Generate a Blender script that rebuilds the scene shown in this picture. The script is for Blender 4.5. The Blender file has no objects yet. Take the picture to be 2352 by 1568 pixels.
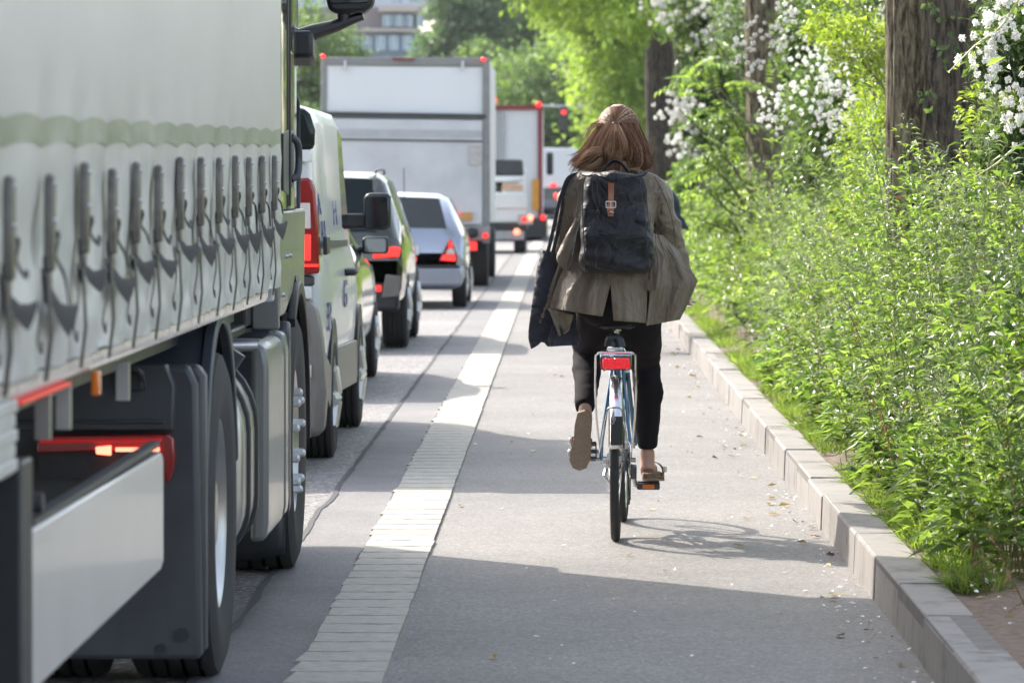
import bpy, bmesh, math, random
import numpy as np
from mathutils import Vector, Matrix, noise as mnoise
PI = math.pi
sc = bpy.context.scene
COL = sc.collection
random.seed(7); RNG = np.random.default_rng(11)

# ------------------------------------------------------------------ camera
F, HX, HY, CH = 9800.0, 1295.0, 425.0, 1.51      # focal length, vanishing point (2352 px frame) and eye height
cam = bpy.data.cameras.new('camera'); cam_o = bpy.data.objects.new('camera', cam); COL.objects.link(cam_o)
cam_o.location = (0, 0, CH); cam_o.rotation_euler = (PI/2, 0, 0)
cam.sensor_width = 36; cam.lens = F/2352*36
cam.shift_x = -(HX-1176)/2352; cam.shift_y = -(784-HY)/2352
cam.clip_start = .5; cam.clip_end = 3000
cam.dof.use_dof = True; cam.dof.focus_distance = 18.0; cam.dof.aperture_fstop = 7.5
sc.camera = cam_o
# ------------------------------------------------------------------ light
SUN = Vector((.80, -.88, -.95)).normalized()       # direction the light travels
elev = math.asin(-SUN.z); azim = math.atan2(-SUN.x, -SUN.y)
w = bpy.data.worlds.new('World'); sc.world = w; w.use_nodes = True
nt = w.node_tree; bg = nt.nodes['Background']; sky = nt.nodes.new('ShaderNodeTexSky')
sky.sky_type = 'NISHITA'; sky.sun_disc = False; sky.sun_elevation = elev; sky.sun_rotation = azim
sky.air_density = 1.0; sky.dust_density = 2.5; sky.ozone_density = .7
hsv = nt.nodes.new('ShaderNodeHueSaturation'); hsv.inputs['Saturation'].default_value = .62; nt.links.new(sky.outputs[0], hsv.inputs['Color']); nt.links.new(hsv.outputs[0], bg.inputs[0]); bg.inputs[1].default_value = .15
sl = bpy.data.lights.new('sun', 'SUN'); so = bpy.data.objects.new('sun', sl); COL.objects.link(so)
sl.energy = 2.6; sl.angle = math.radians(.55); sl.color = (1, .93, .83)
so.rotation_euler = SUN.to_track_quat('-Z', 'Y').to_euler()
so.location = (-8, 8, 12)
sc.view_settings.view_transform = 'Standard'; sc.view_settings.look = 'None'
sc.view_settings.exposure = 1.6; sc.view_settings.gamma = 1
sc.render.engine = 'CYCLES'
sc.cycles.max_bounces = 7; sc.cycles.diffuse_bounces = 3; sc.cycles.glossy_bounces = 3
sc.cycles.transmission_bounces = 4; sc.cycles.transparent_max_bounces = 6
sc.cycles.use_denoising = True
sc.cycles.sample_clamp_indirect = 6

def W(px, py, Y):
    return Vector(((px-HX)*Y/F, Y, CH-(py-HY)*Y/F))

# ------------------------------------------------------------------ materials
def node_mat(name):
    m = bpy.data.materials.new(name); m.use_nodes = True
    nt = m.node_tree; return m, nt, nt.nodes['Principled BSDF']
def setin(n, **k):
    for a, v in k.items():
        a = a.replace('_', ' ')
        if a in n.inputs: n.inputs[a].default_value = v
def N(nt, typ, **k):
    n = nt.nodes.new(typ)
    for a, v in k.items():
        if hasattr(n, a): setattr(n, a, v)
        else: n.inputs[a.replace('_', ' ')].default_value = v
    return n
def ramp(nt, src, stops):
    r = nt.nodes.new('ShaderNodeValToRGB'); e = r.color_ramp.elements
    while len(e) < len(stops): e.new(.5)
    for i, (p, c) in enumerate(stops):
        e[i].position = p; e[i].color = (*c, 1) if len(c) == 3 else c
    nt.links.new(src, r.inputs[0]); return r
def c3(c, k): return tuple(min(1, x*k) for x in c)
def coord(nt, scale=(1,1,1)):
    t = nt.nodes.new('ShaderNodeTexCoord'); mp = nt.nodes.new('ShaderNodeMapping')
    nt.links.new(t.outputs['Object'], mp.inputs[0]); mp.inputs['Scale'].default_value = scale
    return mp.outputs[0]
def mat(name, col, rough=.5, metal=0, coat=0, var=.12, vs=6, bump=0, bs=60, emis=0, ecol=None, stretch=(1,1,1), spec=.5, trans=0, sheen=0):
    m, nt, b = node_mat(name)
    b.inputs['Roughness'].default_value = rough; b.inputs['Metallic'].default_value = metal
    b.inputs['Coat Weight'].default_value = coat; b.inputs['Coat Roughness'].default_value = .06
    b.inputs['Specular IOR Level'].default_value = spec; b.inputs['Transmission Weight'].default_value = trans
    b.inputs['Sheen Weight'].default_value = sheen
    v = coord(nt, stretch)
    if var > 0:
        n = N(nt, 'ShaderNodeTexNoise', Scale=vs, Detail=6, Roughness=.6); nt.links.new(v, n.inputs['Vector'])
        r = ramp(nt, n.outputs['Fac'], [(.25, c3(col, 1-var)), (.75, c3(col, 1+var))])
        nt.links.new(r.outputs[0], b.inputs['Base Color'])
        mr = N(nt, 'ShaderNodeMapRange'); mr.inputs['To Min'].default_value = max(.02, rough-.08); mr.inputs['To Max'].default_value = min(1, rough+.08)
        nt.links.new(n.outputs['Fac'], mr.inputs[0]); nt.links.new(mr.outputs[0], b.inputs['Roughness'])
    else: b.inputs['Base Color'].default_value = (*col, 1)
    if bump > 0:
        n2 = N(nt, 'ShaderNodeTexNoise', Scale=bs, Detail=4); nt.links.new(v, n2.inputs['Vector'])
        bp = N(nt, 'ShaderNodeBump', Strength=bump, Distance=.01); nt.links.new(n2.outputs['Fac'], bp.inputs['Height'])
        nt.links.new(bp.outputs[0], b.inputs['Normal'])
    if emis:
        b.inputs['Emission Color'].default_value = (*(ecol or col), 1); b.inputs['Emission Strength'].default_value = emis
    return m
def leaf_mat(name, dark, light, rough=.38, tr=.45, tcol=None):
    m, nt, b = node_mat(name)
    g = nt.nodes.new('ShaderNodeNewGeometry')
    mid = tuple((a+c)/2 for a, c in zip(dark, light))
    r = ramp(nt, g.outputs['Random Per Island'], [(0, dark), (.5, mid), (1, light)])
    n = N(nt, 'ShaderNodeTexNoise', Scale=1.3, Detail=2); nt.links.new(coord(nt), n.inputs['Vector'])
    hs = N(nt, 'ShaderNodeHueSaturation'); nt.links.new(r.outputs[0], hs.inputs['Color'])
    mr = N(nt, 'ShaderNodeMapRange'); mr.inputs['From Min'].default_value=.3; mr.inputs['From Max'].default_value=.7
    mr.inputs['To Min'].default_value = .6; mr.inputs['To Max'].default_value = 1.4
    nt.links.new(n.outputs['Fac'], mr.inputs[0]); nt.links.new(mr.outputs[0], hs.inputs['Value'])
    nt.links.new(hs.outputs[0], b.inputs['Base Color']); b.inputs['Roughness'].default_value = rough; b.inputs['Specular IOR Level'].default_value = .6
    t = nt.nodes.new('ShaderNodeBsdfTranslucent')
    mx = nt.nodes.new('ShaderNodeMix'); mx.data_type = 'RGBA'; mx.blend_type = 'MULTIPLY'; mx.inputs[0].default_value = 1
    tc = tcol or (2.1, 2.2, 1.05)
    nt.links.new(hs.outputs[0], mx.inputs[6]); mx.inputs[7].default_value = (*tc, 1)
    nt.links.new(mx.outputs[2], t.inputs[0])
    ms = nt.nodes.new('ShaderNodeMixShader'); ms.inputs[0].default_value = tr
    nt.links.new(b.outputs[0], ms.inputs[1]); nt.links.new(t.outputs[0], ms.inputs[2])
    nt.links.new(ms.outputs[0], nt.nodes['Material Output'].inputs[0])
    return m

# ------------------------------------------------------------------ object helpers
def origin(o):
    p = Vector((0,0,0))
    while o is not None: p = p+o.location; o = o.parent
    return p
def tag(o, label=None, cat=None, group=None, kind=None):
    if label: o['label'] = label
    if cat: o['category'] = cat
    if group: o['group'] = group
    if kind: o['kind'] = kind
    return o
def thing(name, label, cat, loc=(0,0,0), group=None):
    o = bpy.data.objects.new(name, None); COL.objects.link(o); o.location = loc; o.empty_display_size = .2
    return tag(o, label, cat, group)
def copy_tree(o, parent=None):
    c = o.copy(); COL.objects.link(c); c.parent = parent
    for ch in list(o.children): copy_tree(ch, c)
    return c
def catmull(pts, n):
    P = [Vector(p) for p in pts]
    if len(P) < 3: return [P[0].lerp(P[-1], i/n) for i in range(n+1)]
    P = [P[0]*2-P[1]]+P+[P[-1]*2-P[-2]]
    out = []; m = len(P)-3
    for i in range(n+1):
        u = i/n*m; k = min(int(u), m-1); t = u-k
        a, b, c, d = P[k:k+4]
        out.append(.5*((2*b)+(c-a)*t+(2*a-5*b+4*c-d)*t*t+(3*b-3*c+d-a)*t**3))
    return out
def lerps(vals, t):
    """piecewise linear: vals [(t, v)...]"""
    if t <= vals[0][0]: return vals[0][1]
    for (a, va), (b, vb) in zip(vals, vals[1:]):
        if t <= b: k = (t-a)/(b-a) if b > a else 0; return va+(vb-va)*k
    return vals[-1][1]
class MB:
    def __init__(s): s.v = []; s.f = []
    def add(s, vs, fs):
        k = len(s.v); s.v += [Vector(p) for p in vs]; s.f += [tuple(i+k for i in f) for f in fs]; return s
    def join(s, o): return s.add(o.v, o.f)
    def box(s, x0, x1, y0, y1, z0, z1):
        return s.add([(x,y,z) for x in (x0,x1) for y in (y0,y1) for z in (z0,z1)],
            [(0,1,3,2),(4,6,7,5),(0,4,5,1),(2,3,7,6),(0,2,6,4),(1,5,7,3)])
    def prism(s, poly, axis, a0, a1):
        """poly of 2d points in the two other axes (in x,y,z order), extruded along axis"""
        def P(p, a):
            return {'x': (a,p[0],p[1]), 'y': (p[0],a,p[1]), 'z': (p[0],p[1],a)}[axis]
        n = len(poly); area = sum(poly[i][0]*poly[(i+1)%n][1]-poly[(i+1)%n][0]*poly[i][1] for i in range(n))
        if (area < 0) != (axis == 'y'): poly = poly[::-1]
        vs = [P(p, a0) for p in poly]+[P(p, a1) for p in poly]
        if a1 < a0: vs = vs[n:]+vs[:n]
        return s.add(vs, [tuple(range(n))[::-1], tuple(range(n, 2*n))]+[(i, (i+1)%n, n+(i+1)%n, n+i) for i in range(n)])
    def rings(s, R, cap=True, closed=True):
        n = len(R[0]); fs = []
        for k in range(len(R)-1):
            for i in range(n if closed else n-1):
                j = (i+1) % n; fs.append((k*n+i, k*n+j, (k+1)*n+j, (k+1)*n+i))
        vs = [p for r in R for p in r]
        if cap and closed:
            fs.append(tuple(range(n))[::-1]); m = (len(R)-1)*n; fs.append(tuple(range(m, m+n)))
        return s.add(vs, fs)
    def tube(s, pts, r, n=8, cap=True, flat=1.0, up=None):
        P = [Vector(p) for p in pts]; m = len(P)
        R = []; prev = None
        for i, p in enumerate(P):
            d = (P[min(i+1, m-1)]-P[max(i-1, 0)])
            if d.length < 1e-9: d = Vector((0,0,1))
            d.normalize()
            if prev is None:
                a = Vector(up) if up else (Vector((0,0,1)) if abs(d.z) < .9 else Vector((0,1,0)))
            else: a = prev
            u = a-d*a.dot(d)
            if u.length < 1e-6: u = d.orthogonal()
            u.normalize(); prev = u; v = d.cross(u)
            rr = r[i] if isinstance(r, (list, tuple)) else r
            R.append([p+u*(math.cos(2*PI*k/n)*rr)+v*(math.sin(2*PI*k/n)*rr*flat) for k in range(n)])
        return s.rings(R, cap)
    def ctube(s, pts, r, seg=16, n=8, **k):
        q = catmull(pts, seg)
        if isinstance(r, (list, tuple)):
            m = len(r)-1; r = [lerps([(i/m, x) for i, x in enumerate(r)], j/seg) for j in range(seg+1)]
        return s.tube(q, r, n, **k)
    def cyl(s, p0, p1, r, r1=None, n=16):
        return s.tube([p0, p1], [r, r if r1 is None else r1], n)
    def lathe(s, prof, c, axis='x', n=32, a0=0, a1=2*PI, cap=False):
        """prof [(offset along axis, radius)]"""
        full = abs(a1-a0-2*PI) < 1e-6; m = n if full else n+1; R = []
        for (o, r) in prof:
            ring = []
            for k in range(m):
                a = a0+(a1-a0)*k/n; ca, sa = math.cos(a)*r, math.sin(a)*r
                ring.append(Vector(c)+Vector({'x': (o,ca,sa), 'y': (ca,o,sa), 'z': (ca,sa,o)}[axis]))
            R.append(ring)
        return s.rings(R, cap and full, full)
    def ball(s, c, r, n=14, m=9):
        rx, ry, rz = (r, r, r) if not isinstance(r, (tuple, list)) else r
        R = []
        for j in range(1, m):
            t = PI*j/m
            R.append([Vector(c)+Vector((rx*math.sin(t)*math.cos(2*PI*k/n), ry*math.sin(t)*math.sin(2*PI*k/n), -rz*math.cos(t))) for k in range(n)])
        return s.rings(R)
    def grid(s, fn, nu, nv):
        vs = [fn(i/nu, j/nv) for j in range(nv+1) for i in range(nu+1)]
        return s.add(vs, [(j*(nu+1)+i, j*(nu+1)+i+1, (j+1)*(nu+1)+i+1, (j+1)*(nu+1)+i) for j in range(nv) for i in range(nu)])
    def ribbon(s, pts, width, thick, wdir, seg=16):
        q = catmull(pts, seg); wd = Vector(wdir).normalized(); R = []
        for i, p in enumerate(q):
            d = (q[min(i+1, seg)]-q[max(i-1, 0)]).normalized(); ww = (wd-d*wd.dot(d)).normalized(); nn = d.cross(ww)
            wv = width if not isinstance(width, list) else lerps([(k/(len(width)-1), x) for k, x in enumerate(width)], i/seg)
            R.append([p+ww*wv/2+nn*thick/2, p-ww*wv/2+nn*thick/2, p-ww*wv/2-nn*thick/2, p+ww*wv/2-nn*thick/2])
        return s.rings(R)
    def disp(s, fn):
        """move every vertex by fn(p)"""
        s.v = [p+Vector(fn(p)) for p in s.v]; return s
    def mesh(s, name, m, org=Vector((0,0,0)), smooth=35):
        me = bpy.data.meshes.new(name); me.from_pydata([tuple(p-org) for p in s.v], [], s.f); me.update()
        if len(s.v) < 30000:
            bm = bmesh.new(); bm.from_mesh(me); bmesh.ops.recalc_face_normals(bm, faces=bm.faces); bm.to_mesh(me); bm.free()
        if m: me.materials.append(m)
        if smooth:
            me.polygons.foreach_set('use_smooth', [True]*len(me.polygons)); me.set_sharp_from_angle(angle=math.radians(smooth))
        return me
    def parts(s):
        par = list(range(len(s.v)))
        def fd(a):
            while par[a] != a: par[a] = par[par[a]]; a = par[a]
            return a
        for f in s.f:
            r = fd(f[0])
            for q in f[1:]: par[fd(q)] = r
        g = {}
        for f in s.f: g.setdefault(fd(f[0]), []).append(f)
        out = []
        for fs in g.values():
            ids = sorted({i for f in fs for i in f}); mp = {a: k for k, a in enumerate(ids)}; b = MB(); b.v = [s.v[i] for i in ids]; b.f = [tuple(mp[i] for i in f) for f in fs]; out.append(b)
        return out
    def build(s, name, m, parent=None, smooth=35, bevel=0, bseg=2, solid=0, sub=0, org=None, label=None, split=False):
        if split: return [b.build(name, m, parent, smooth, bevel, bseg, solid, sub, org, label) for b in s.parts()][0]
        og = origin(parent) if parent else Vector(org or (0,0,0))
        o = bpy.data.objects.new(name, s.mesh(name, m, og, smooth)); COL.objects.link(o)
        if parent: o.parent = parent
        elif org: o.location = org
        if solid: md = o.modifiers.new('solid', 'SOLIDIFY'); md.thickness = solid; md.offset = 0
        if sub: md = o.modifiers.new('sub', 'SUBSURF'); md.levels = sub; md.render_levels = sub
        if bevel:
            md = o.modifiers.new('bevel', 'BEVEL'); md.width = bevel; md.segments = bseg; md.limit_method = 'ANGLE'; md.angle_limit = math.radians(40)
        if label: o['label'] = label
        return o
def remesh(mb, voxel, it=3):
    """union of closed shapes as one continuous surface"""
    me = mb.mesh('tmp', None, smooth=0); o = bpy.data.objects.new('tmp', me); COL.objects.link(o)
    r = o.modifiers.new('r', 'REMESH'); r.mode = 'VOXEL'; r.voxel_size = voxel
    if it: q = o.modifiers.new('s', 'SMOOTH'); q.factor = .5; q.iterations = it
    dg = bpy.context.evaluated_depsgraph_get(); ev = o.evaluated_get(dg); m2 = ev.to_mesh()
    out = MB(); out.v = [v.co.copy() for v in m2.vertices]; out.f = [tuple(p.vertices) for p in m2.polygons]
    ev.to_mesh_clear(); bpy.data.objects.remove(o); bpy.data.meshes.remove(me)
    return out
def fbm(p, sx, sy, sz, oc=3):
    q = Vector((p[0]*sx, p[1]*sy, p[2]*sz)); a = 0; k = 1
    for i in range(oc): a += k*mnoise.noise(q); q = q*2.03; k *= .5
    return a
def raw_object(name, V, T, m, parent=None, org=(0,0,0), smooth=False, mi=None):
    """big triangle meshes from numpy arrays; m may be a list with mi the index per triangle"""
    og = np.array(origin(parent) if parent else org); V = np.asarray(V, np.float32)-og.astype(np.float32); T = np.asarray(T, np.int32)
    me = bpy.data.meshes.new(name); me.vertices.add(len(V)); me.vertices.foreach_set('co', V.ravel())
    me.loops.add(T.size); me.loops.foreach_set('vertex_index', T.ravel()); me.polygons.add(len(T))
    me.polygons.foreach_set('loop_start', np.arange(0, T.size, 3, dtype=np.int32))
    for x in (m if isinstance(m, list) else [m]): me.materials.append(x)
    if mi is not None: me.polygons.foreach_set('material_index', np.asarray(mi, np.int32))
    me.polygons.foreach_set('use_smooth', np.full(len(T), smooth)); me.update(calc_edges=True); me.validate()
    o = bpy.data.objects.new(name, me); COL.objects.link(o)
    if parent: o.parent = parent
    else: o.location = org
    return o
def unit(a): return a/np.maximum(np.linalg.norm(a, axis=-1, keepdims=True), 1e-9)
def leaves(P, D, L, Wd, fold=.25, droop=.15, up=None):
    """folded, drooping leaf blades: base P, tip direction D"""
    n = len(P); D = unit(D); up = np.tile([0,0,1.], (n,1)) if up is None else up
    up = up+RNG.normal(0, .35, (n,3)); S = unit(np.cross(D, up)); U = np.cross(S, D)
    L = L[:,None]; Wd = Wd[:,None]
    mid = P+D*L*.48; v = np.stack([P, mid+S*Wd/2+U*Wd*fold, mid-U*L*.02, mid-S*Wd/2+U*Wd*fold, P+D*L-U*L*droop], 1)
    t = np.array([[0,1,2],[0,2,3],[1,4,2],[2,4,3]]); T = (np.arange(n)[:,None,None]*5+t[None]).reshape(-1,3)
    return v.reshape(-1,3), T
def sticks(A, B, ra, rb):
    n = len(A); d = unit(B-A); a = np.tile([.3,.8,.1], (n,1)); u = unit(np.cross(d, a)); v = np.cross(d, u)
    ra = np.broadcast_to(ra, (n,))[:,None]; rb = np.broadcast_to(rb, (n,))[:,None]
    V = []
    for base, r in ((A, ra), (B, rb)):
        for k in range(3): V.append(base+u*np.cos(2.094*k)*r+v*np.sin(2.094*k)*r)
    V = np.stack(V, 1); t = []
    for k in range(3): j = (k+1)%3; t += [[k, j, 3+j], [k, 3+j, 3+k]]
    T = (np.arange(n)[:,None,None]*6+np.array(t)[None]).reshape(-1,3)
    return V.reshape(-1,3), T
class Cloud:
    def __init__(s): s.V = []; s.T = []; s.M = []; s.n = 0
    def add(s, VT, mi=0):
        V, T = VT; s.V.append(V); s.T.append(T+s.n); s.M.append(np.full(len(T), mi)); s.n += len(V); return s
    def build(s, name, mats, parent=None, org=(0,0,0)):
        return raw_object(name, np.concatenate(s.V), np.concatenate(s.T), mats, parent, org, False, np.concatenate(s.M))
def ruv(n): return unit(RNG.normal(0, 1, (n,3)))
# ------------------------------------------------------------------ shared materials
def asphalt(name, base, dark, light, chip=260, patch=.5):
    m, nt, b = node_mat(name); v = coord(nt)
    vo = N(nt, 'ShaderNodeTexVoronoi', Scale=chip); nt.links.new(v, vo.inputs['Vector'])
    sp = nt.nodes.new('ShaderNodeSeparateColor'); nt.links.new(vo.outputs['Color'], sp.inputs[0])
    r1 = ramp(nt, sp.outputs[0], [(0, dark), (.5, base), (.8, base), (1, light)])
    n = N(nt, 'ShaderNodeTexNoise', Scale=patch, Detail=8, Roughness=.65); nt.links.new(v, n.inputs['Vector'])
    r2 = ramp(nt, n.outputs['Fac'], [(.32, (.76,.76,.77)), (.68, (1.14,1.12,1.10))])
    n4 = N(nt, 'ShaderNodeTexNoise', Scale=14, Detail=8, Roughness=.8); nt.links.new(v, n4.inputs['Vector'])
    r4 = ramp(nt, n4.outputs['Fac'], [(.3, (.86,.86,.86)), (.7, (1.1,1.1,1.1))])
    mx = nt.nodes.new('ShaderNodeMix'); mx.data_type = 'RGBA'; mx.blend_type = 'MULTIPLY'; mx.inputs[0].default_value = 1
    nt.links.new(r1.outputs[0], mx.inputs[6]); nt.links.new(r2.outputs[0], mx.inputs[7])
    my = nt.nodes.new('ShaderNodeMix'); my.data_type = 'RGBA'; my.blend_type = 'MULTIPLY'; my.inputs[0].default_value = 1
    nt.links.new(mx.outputs[2], my.inputs[6]); nt.links.new(r4.outputs[0], my.inputs[7])
    nt.links.new(my.outputs[2], b.inputs['Base Color']); b.inputs['Roughness'].default_value = .72
    bp = N(nt, 'ShaderNodeBump', Strength=.55, Distance=.004); nt.links.new(vo.outputs['Distance'], bp.inputs['Height'])
    nt.links.new(bp.outputs[0], b.inputs['Normal'])
    return m
M = {}
M['lane'] = asphalt('lane_asphalt', (.235,.225,.222), (.09,.09,.09), (.50,.48,.46), 60, .4)
M['cycle'] = asphalt('cycle_asphalt', (.205,.195,.186), (.12,.113,.108), (.34,.325,.31), 120, .7)
M['strip'] = asphalt('patch_asphalt', (.185,.18,.182), (.13,.13,.13), (.27,.26,.26), 150, .8)
M['tar'] = mat('bitumen', (.06,.06,.065), .85, bump=.4, bs=40)
M['line'] = mat('road_paint', (.41,.385,.335), .7, var=.25, vs=22, bump=.7, bs=130)
M['soil'] = mat('soil', (.15,.11,.085), .95, var=.5, vs=22, bump=1, bs=45)
M['black'] = mat('black_plastic', (.022,.023,.026), .42, var=.25, vs=9, bump=.08, bs=300)
M['dark'] = mat('charcoal_plastic', (.052,.055,.062), .45, var=.22, vs=5, bump=.06, bs=200)
M['rubber'] = mat('tyre_rubber', (.035,.034,.034), .8, var=.3, vs=14, bump=.25, bs=90)
M['chrome'] = mat('chrome', (.75,.75,.76), .14, metal=1, var=.05)
M['steel'] = mat('brushed_steel', (.55,.55,.56), .32, metal=1, var=.12)
M['alu'] = mat('aluminium', (.62,.62,.62), .38, metal=.85, var=.1)
M['glass'] = mat('dark_glass', (.010,.016,.016), .07, var=0, spec=.3)
M['mirror'] = mat('mirror_glass', (.08,.095,.105), .06, metal=1, var=0)
M['red'] = mat('red_lens', (.25,.006,.008), .18, var=.1, coat=.6)
M['redlit'] = mat('lit_brake_lamp', (.9,.03,.02), .3, var=0, emis=.5, ecol=(1,.035,.03))
M['redhot'] = mat('lit_brake_core', (1,.2,.12), .3, var=0, emis=1.3, ecol=(1,.2,.12))
M['amber'] = mat('amber_lens', (.8,.2,.02), .2, var=.1, coat=.5)
M['clear'] = mat('clear_lens', (.7,.62,.58), .15, var=.08, coat=.6)
M['white_paint'] = mat('white_vehicle_paint', (.7,.71,.72), .3, coat=.5, var=.05, vs=2)
M['leaf_litter'] = leaf_mat('leaf_litter', (.25,.12,.04), (.6,.5,.2), .6, .2, (1,1,1))
M['white_petal'] = mat('petal', (.85,.83,.8), .6, var=.05)
# ------------------------------------------------------------------ the setting
def sheet(name, x0, x1, y0, y1, z, m, nx=1, ny=1, wob=None):
    b = MB().grid(lambda u, v: Vector((x0+(x1-x0)*u+(wob(y0+(y1-y0)*v, u) if wob else 0), y0+(y1-y0)*v, z)), nx, ny)
    return tag(b.build(name, m, smooth=0), kind='structure')
sheet('ground', -400, 400, -60, 1400, -.03, mat('verge_ground', (.07,.09,.035), .95, var=.4, vs=.3))
sheet('roadway', -13.2, -1.10, -12, 700, 0, M['lane'])
sheet('cycle_lane', -.84, 1.14, -12, 700, .004, M['cycle'])
sheet('patch_strip', -1.14, -.80, -12, 700, .008, M['strip'], 1, 500, lambda y, u: .012*mnoise.noise(Vector((y*1.7, u*3, 0))))
# bitumen seams
def seam(x, wmin, wmax, z, y0, y1, n, sd):
    def f(u, v):
        y = y0+(y1-y0)*v; a = .5+.5*mnoise.noise(Vector((y*2.3, sd, u))); jit = .02*mnoise.noise(Vector((y*.9, sd+4, 0)))+.008*mnoise.noise(Vector((y*9, sd, u*2)))
        return Vector((x+jit+(u-.5)*(wmin+(wmax-wmin)*a), y, z))
    return MB().grid(f, 1, n)
tag(seam(-1.12, .004, .045, .012, 5, 120, 900, 1).join(seam(-.815, .0, .03, .0125, 5, 120, 900, 5)).build('bitumen_seam', M['tar'], smooth=0), kind='structure')
# ribbed white edge line: one raised bar after another
b = MB(); y = 6.0
while y < 260:
    L = .285 if y < 80 else 2.0
    xl = -.822+random.uniform(-.003, .003); xr = -.548+random.uniform(-.002, .002); g = .010 if y < 80 else 0
    n = 7; z = .0165
    top = []; bot = []
    for i in range(n+1):
        x = xl+(xr-xl)*i/n
        bot.append((x, y+random.uniform(0, .008))); top.append((x, y+L-g+random.uniform(-.02, .006)))
    if random.random() < .4: bot[0] = (xl-random.uniform(.003, .022), y+.004)
    if random.random() < .3: top[-1] = (xr+random.uniform(.0, .006), y+L-g-.003)
    b.prism(bot+top[::-1], 'z', .0045, z); y += L
tag(b.build('lane_line', M['line'], smooth=0), kind='structure')
# worn film of paint underneath the bars
sheet('line_film', -.82, -.55, -12, 260, .0115, mat('old_paint', (.17,.165,.155), .8, var=.5, vs=30))
# kerb of metre-long stones
m, nt, bb = node_mat('kerb_stone'); v = coord(nt)
g = nt.nodes.new('ShaderNodeNewGeometry'); r = ramp(nt, g.outputs['Random Per Island'], [(0, (.245,.230,.218)), (.6, (.255,.239,.226)), (1, (.267,.25,.236))])
n = N(nt, 'ShaderNodeTexNoise', Scale=3.2, Detail=10, Roughness=.75); nt.links.new(v, n.inputs['Vector'])
r2 = ramp(nt, n.outputs['Fac'], [(.34, (.42,.43,.41)), (.46, (.9,.9,.9)), (.68, (1.15,1.12,1.1))])
mx = nt.nodes.new('ShaderNodeMix'); mx.data_type = 'RGBA'; mx.blend_type = 'MULTIPLY'; mx.inputs[0].default_value = 1
nt.links.new(r.outputs[0], mx.inputs[6]); nt.links.new(r2.outputs[0], mx.inputs[7]); nt.links.new(mx.outputs[2], bb.inputs['Base Color'])
n3 = N(nt, 'ShaderNodeTexNoise', Scale=120, Detail=4); nt.links.new(v, n3.inputs['Vector'])
bp = N(nt, 'ShaderNodeBump', Strength=.5, Distance=.006); nt.links.new(n3.outputs['Fac'], bp.inputs['Height']); nt.links.new(bp.outputs[0], bb.inputs['Normal'])
bb.inputs['Roughness'].default_value = .8
b = MB(); y = 5.03; k = 0
while y < 150:
    dx = random.uniform(-.005, .005); dz = random.uniform(-.004, .004)
    b.prism([(1.13+dx-.008, -.05), (1.13+dx, .152+dz), (1.137+dx, .162+dz), (1.285+dx, .162+dz+random.uniform(-.002, .002)), (1.285+dx, -.05)], 'y', y, y+1.040)
    y += 1.047
tag(b.build('kerb', m, smooth=0, bevel=.0035), kind='structure')
tag(MB().box(1.1325, 1.283, 5, 150, -.04, .1575).build('kerb_mortar', mat('mortar', (.15,.14,.13), .95, var=.3, vs=20), smooth=0), kind='structure')
# soil bank behind the kerb
def bank(u, v):
    x = 1.286+(u**2.2)*22; y = -5+165*v
    z = .135+.02*fbm((x, y, 0), 2.5, 2.5, 1)+min(.5, .10*(x-1.29))+(.015*fbm((x, y, 3), 14, 14, 1) if u > .01 else 0)
    return Vector((x, y, z))
tag(MB().grid(bank, 60, 900).build('soil_bank', M['soil'], smooth=60), kind='structure')
# petals and dry leaves lying in the gutter
def litter(name, n, m, label, L0, L1, seed, yellow=False):
    r = np.random.default_rng(seed)
    y = 12+r.random(n)**1.6*38; x = np.where(r.random(n) < .72, 1.12-np.abs(r.normal(0, .13, n)), -.5+1.6*r.random(n)); x = np.minimum(x, 1.115)
    P = np.stack([x, y, .008+.003*r.random(n)], 1); a = r.random(n)*6.283
    D = np.stack([np.cos(a), np.sin(a), .12*r.random(n)+.02], 1); L = L0+(L1-L0)*r.random(n)**2
    V, T = leaves(P, D, L, L*(.45+.3*r.random(n)), .12, -.02)
    V[:,2] = np.maximum(V[:,2], .007)
    tag(raw_object(name, V, T, m), label, 'fallen leaves', kind='stuff')
litter('fallen_petals', 420, M['white_petal'], 'white petals scattered on the cycle lane along the kerb', .012, .03, 3)
litter('fallen_leaves', 230, M['leaf_litter'], 'dry brown and yellow leaves lying in the gutter by the kerb', .012, .07, 4)
n = 900; r_ = np.random.default_rng(9)
x = 1.33+.5*r_.random(n); y = 11+30*r_.random(n); P = np.stack([x, y, .16+.10*(x-1.29)+.012], 1); a = r_.random(n)*6.28
V, T = leaves(P, np.stack([np.cos(a), np.sin(a), .2*r_.random(n)], 1), .015+.04*r_.random(n), .01+.015*r_.random(n), .2, 0)
tag(raw_object('bank_litter', V, T, [M['leaf_litter'], M['white_petal']], mi=np.repeat((r_.random(n) < .35).astype(int), 4)), 'dry leaves and petals on the bare soil behind the kerb', 'leaf litter', kind='stuff')
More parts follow.
